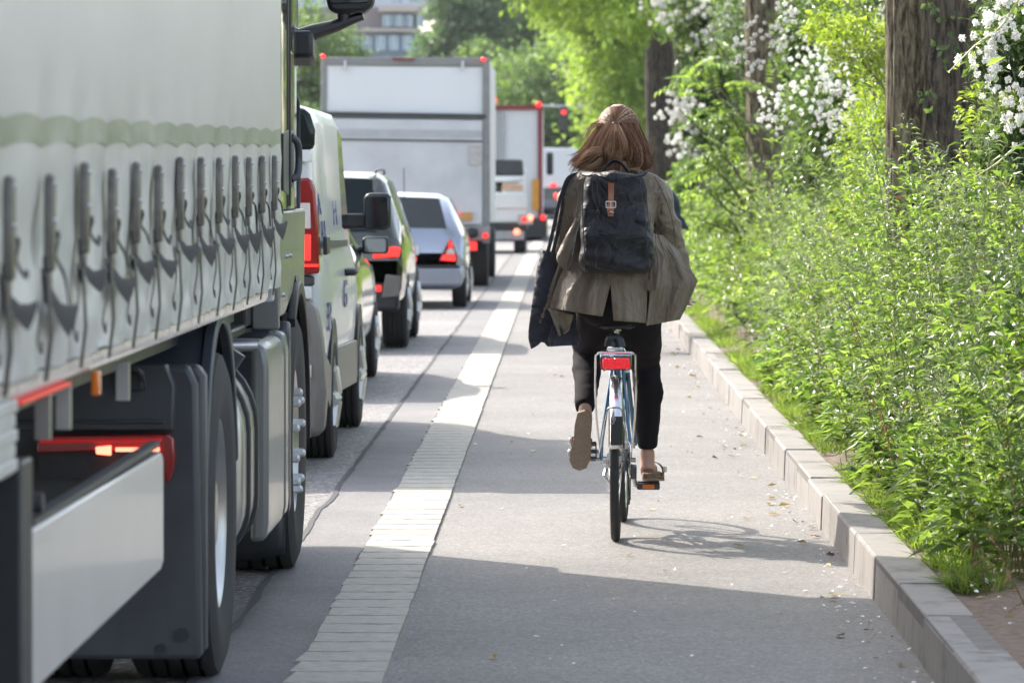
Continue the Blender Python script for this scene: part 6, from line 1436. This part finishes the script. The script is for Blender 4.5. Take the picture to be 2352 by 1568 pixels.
# rolled top edge
def flap(u, sgn):
    top = lerps([(0, 391), (.08, 393), (.3, 396), (.5, 391), (.62, 396), (.82, 400), (.93, 394), (1, 387)], u); bot = lerps([(0, 397), (.04, 404), (.12, 407), (.22, 402), (.45, 420), (.55, 419), (.8, 408), (.93, 405), (1, 392)], u)
    px = 1331+160*u; dd = -.13-.065*math.sin(PI*u)+.05*abs(2*u-1)**2
    return [C(px, top, dd+.015), C(px, top*.7+bot*.3, dd-.008), C(px, top*.3+bot*.7, dd-.016), C(px, bot, dd-.006), C(px, bot-1.5, dd+.004), C(px, top*.4+bot*.6, dd+.006), C(px, top+1.5, dd+.03)]
MB().rings([flap(k/48, 0) for k in range(49)]).build('top_flap', fab, bp, smooth=50)
MB().ribbon([C(1387, 390, -.06), C(1396, 378, -.05), C(1411, 370, -.045), C(1426, 375, -.05), C(1440, 390, -.06), C(1446, 399, -.07)], .022, .004, (0, 1, -.6), 24).build('carry_handle', M['black'], bp, smooth=60)
tan = mat('tan_leather', (.36,.15,.085), .5, var=.15, vs=30, bump=.15, bs=150)
ls = MB().ribbon([C(1406, 393, -.135), C(1404.5, 405, -.178), C(1404, 420, -.190), C(1403.5, 440, -.178), C(1403, 465, -.172), C(1402.5, 482, -.175), C(1402.5, 497, -.172)], .0235, .004, (1, 0, 0), 30).build('leather_strap', tan, bp, smooth=50, bevel=.001)
MB().ribbon([C(1403, 470, -.182), C(1402.5, 482, -.188), C(1402.5, 489, -.180)], .030, .005, (1, 0, 0), 8).build('strap_keeper', tan, ls, smooth=50)
b = MB(); P_ = [C(1392, 463, -.188), C(1414, 463, -.188), C(1414, 477, -.188), C(1392, 477, -.188)]
for i in range(4): b.tube([P_[i], P_[(i+1) % 4]], .0024, 6)
b.tube([C(1403, 463, -.19), C(1403, 477, -.194)], .0018, 6); b.ctube([C(1398, 489, -.186), C(1403, 486, -.192), C(1408, 489, -.186)], .0022, 8, 6)
b.build('buckle', M['steel'], ls)
b = MB()
for py in (400, 447, 457): b.ball(C(1403, py, -.192 if py < 440 else -.183), .0022, 8, 6)
b.build('stud', M['chrome'], ls, split=True)
b = MB().ctube([C(1365, 406, -.15), C(1360, 430, -.165), C(1365, 460, -.17), C(1374, 482, -.172)], .0022, 20, 6); b.ctube([C(1371, 406, -.155), C(1372, 435, -.17), C(1377, 462, -.172), C(1374, 482, -.172)], .0022, 20, 6); b.ball(C(1374, 484, -.174), .006, 8, 6); b.tube([C(1374, 484, -.174), C(1378, 491, -.176)], .0025, 6)
b.build('drawcord', M['black'], bp)
b = MB()
for pts in ([(1340, 420, -.10), (1338, 470, -.125), (1340, 530, -.145), (1343, 590, -.15), (1345, 622, -.14)], [(1470, 415, -.11), (1476, 460, -.135), (1483, 520, -.15), (1486, 570, -.155), (1482, 600, -.155)]): b.ctube([C(*p) for p in pts], .0028, 24, 6)
b.build('piping', M['black'], bp, split=True)
b = MB().ribbon([C(1362, 400, .0), C(1350, 420, .10), C(1348, 520, .24), C(1348, 575, .06)], .04, .006, (0, 1, 0), 18); b.ribbon([C(1466, 400, .0), C(1474, 420, .10), C(1474, 520, .24), C(1476, 575, .06)], .04, .006, (0, 1, 0), 18)
b.build('shoulder_strap', M['black'], bp, smooth=60, split=True)
b = MB().tube([C(1336, 495, -.03), C(1326, 540, -.02), C(1316, 585, -.02), C(1312, 612, .0)], .004, 6)
for k in range(9): b.ball(C(1326-1.3*k, 533+6.5*k, -.028), .005, 7, 5)
b.build('side_cord', mat('braided_cord', (.12,.12,.13), .5, metal=.4, var=.6, vs=200), bp)
# ------------------------------------------------------------------ tote bag
tb = thing('tote_bag', 'long dark navy cloth tote hanging from the left shoulder', 'bag', (-.07, 18.3, .95))
toteM = mat('navy_cotton', (.032,.033,.048), .8, var=.3, vs=30, bump=.8, bs=34, sheen=.2, stretch=(1,1,1.6))
def tote(u, v_, sgn):
    Lx = lerps([(0, 1244), (.22, 1232), (.5, 1224), (.85, 1214), (.93, 1214), (1, 1220)], v_); Rx = lerps([(0, 1277), (.1, 1285), (.3, 1320), (1, 1326)], v_)
    py = lerps([(0, 574+6*u), (.9, 770+10*u), (1, lerps([(0, 801), (.12, 795), (.25, 782), (.35, 796), (.6, 790), (1, 794)], u))], v_) if v_ > .9 else 574+6*u+(770+10*u-574-6*u)*v_/.9
    px = Lx+(Rx-Lx)*u; th = .035*math.sin(PI*min(1, max(0, u*.97+.015)))**.5*(.35+.65*math.sin(PI*min(1, v_*.8+.15)))
    d = .20+sgn*th-.02*math.sin(u*5+v_*3); d += .010*mnoise.noise(Vector((u*4, v_*9, 2+sgn)))+.010*mnoise.noise(Vector((u*10, v_*26, sgn)))*(1.8 if u < .25 else 1)
    return C(px, py, d)
b = MB(); R = []
nv = 48
for j in range(nv+1):
    v_ = j/nv; R.append([tote(i/14, v_, -1) for i in range(15)]+[tote(1-i/14, v_, 1) for i in range(15)])
b.rings(R, False); b.build('bag_body', toteM, tb, smooth=180, solid=.002)
b = MB().ribbon([C(1258, 580, .17), C(1268, 540, .12), C(1281, 480, .07), C(1292, 440, .06), C(1305, 410, .08), C(1330, 400, .14)], .022, .003, (.6, .8, 0), 26)
b.ribbon([C(1270, 580, .22), C(1282, 530, .17), C(1291, 480, .11), C(1297, 440, .08), C(1309, 412, .10), C(1334, 402, .15)], .022, .003, (.6, .8, 0), 26)
b.build('bag_strap', toteM, tb, smooth=60, split=True)
tt = tsheet([(1270, 745), (1262, 765), (1258, 785), (1262, 796)], [(1325, 755), (1332, 765), (1334, 780), (1330, 792)], lambda u, v_: .12+.05*u, nu=20, nv=14, amp=.012, fr=7, seed=9)
tt.build('bag_fold', toteM, tb, smooth=180)

# ------------------------------------------------------------------ second rider further ahead, mostly hidden
YB = 38.0
def D_(px, py, dy=0): return W(px, py, YB+dy)
navy = mat('navy_jacket', (.018,.028,.06), .7, var=.2, vs=8, bump=.2, bs=20); xc = D_(1478, 0).x
p2 = thing('person', 'second cyclist ahead in a flapping dark navy jacket, hidden behind the woman', 'person', (xc, YB+.2, 0))
b = MB(); c2 = lambda dx, dy, z: Vector((xc+dx, YB+dy, z))
b.rings([ell(c2(0, .2, .86), .11, .1), ell(c2(0, .2, .95), .17, .13), ell(c2(0, .2, 1.05), .15, .11), ell(c2(0, .2, 1.3), .17, .11), ell(c2(0, .22, 1.42), .14, .09), ell(c2(0, .24, 1.47), .06, .06), ell(c2(0, .26, 1.55), .05, .05)])
b.ball(c2(0, .27, 1.62), (.075, .095, .11))
for s in (-1, 1):
    limb(b, [c2(s*.09, .2, .93), c2(s*.1, .55, .8 if s < 0 else .7)], [.085, .06]); limb(b, [c2(s*.1, .55, .8 if s < 0 else .7), c2(s*.1, .45, .42 if s < 0 else .3)], [.055, .035]); limb(b, [c2(s*.1, .42, .40 if s < 0 else .28), c2(s*.1, .6, .36 if s < 0 else .26)], [.035, .03])
    limb(b, [c2(s*.16, .22, 1.40), c2(s*.21, .35, 1.18), c2(s*.24, .7, 1.05)], [.055, .045, .028]); b.ball(c2(s*.24, .72, 1.04), (.035, .045, .025))
remesh(b, .014, 3).build('body', skin, p2, smooth=180)
b = MB().rings([ell(c2(0, .2, .96), .20, .16), ell(c2(0, .2, 1.1), .19, .15), ell(c2(0.0, .2, 1.3), .21, .14), ell(c2(.0, .22, 1.42), .19, .12), ell(c2(0, .24, 1.49), .09, .08)])
for s in (-1, 1): limb(b, [c2(s*.14, .2, 1.42), c2(s*.24, .22, 1.36), c2(s*.27, .35, 1.16), c2(s*.26, .66, 1.05)], [.08, .085, .07, .045])
# jacket tail blown to the right
b.rings([[D_(1530, 478, .1), D_(1530, 478, .16), D_(1530, 528, .16), D_(1530, 528, .1)], [D_(1556, 488, .08), D_(1556, 488, .12), D_(1556, 524, .12), D_(1556, 524, .08)], [D_(1572, 503, .06), D_(1572, 503, .10), D_(1572, 526, .10), D_(1572, 526, .06)], [D_(1583, 527, .07), D_(1583, 527, .09), D_(1583, 531, .09), D_(1583, 531, .07)]])
remesh(b, .012, 2).build('jacket', navy, p2, smooth=180)
b = MB()
for s in (-1, 1): limb(b, [c2(s*.09, .2, .93), c2(s*.1, .55, .8 if s < 0 else .7)], [.1, .075]); limb(b, [c2(s*.1, .55, .8 if s < 0 else .7), c2(s*.1, .45, .44 if s < 0 else .32)], [.07, .05])
b.ball(c2(0, .2, .92), (.19, .16, .14)); remesh(b, .014, 3).build('trousers', M['black'], p2, smooth=180)
MB().ball(c2(0, .26, 1.65), (.09, .11, .11)).build('hair', hsolid, p2)
b2 = thing('bicycle', 'bicycle of the cyclist ahead, hidden behind the woman and her wheels', 'bicycle', (xc, YB+.5, 0))
for yy in (0, 1.05):
    t = MB().lathe([(-.018, .33), (0, .345), (.018, .33), (.012, .31), (-.012, .31)], c2(0, yy, .345), 'x', 40).build('wheel', M['rubber'], b2); MB().lathe([(-.01, .31), (0, .295), (.01, .31)], c2(0, yy, .345), 'x', 30).build('rim', M['steel'], t)
b = MB().tube([c2(0, .43, .29), c2(0, .22, .88)], .015, 8); b.tube([c2(0, .43, .29), c2(0, .9, .7), c2(0, .86, 1.0)], .016, 8); b.tube([c2(0, .26, .75), c2(0, .87, .86)], .013, 8); b.tube([c2(0, .9, .7), c2(0, 1.05, .345)], .012, 8); b.tube([c2(0, 0, .345), c2(0, .43, .29)], .011, 8); b.tube([c2(0, 0, .345), c2(0, .26, .75)], .009, 8); b.tube([c2(-.27, .7, 1.02), c2(0, .86, 1.0), c2(.27, .7, 1.02)], .011, 8)
b.build('frame', M['dark'], b2); MB().ball(c2(0, .2, .90), (.08, .13, .03)).build('saddle', M['black'], b2)
# ------------------------------------------------------------------ haze
hz, nt_, bb_ = node_mat('haze_air'); nt_.nodes.remove(bb_); pv = nt_.nodes.new('ShaderNodeVolumePrincipled'); pv.inputs['Color'].default_value = (.92,.96,1,1); pv.inputs['Density'].default_value = .0001; pv.inputs['Anisotropy'].default_value = .2
nt_.links.new(pv.outputs[0], nt_.nodes['Material Output'].inputs['Volume'])
tag(MB().box(-60, 60, -20, 470, -1.2, 45).build('haze', hz, smooth=0), kind='stuff')
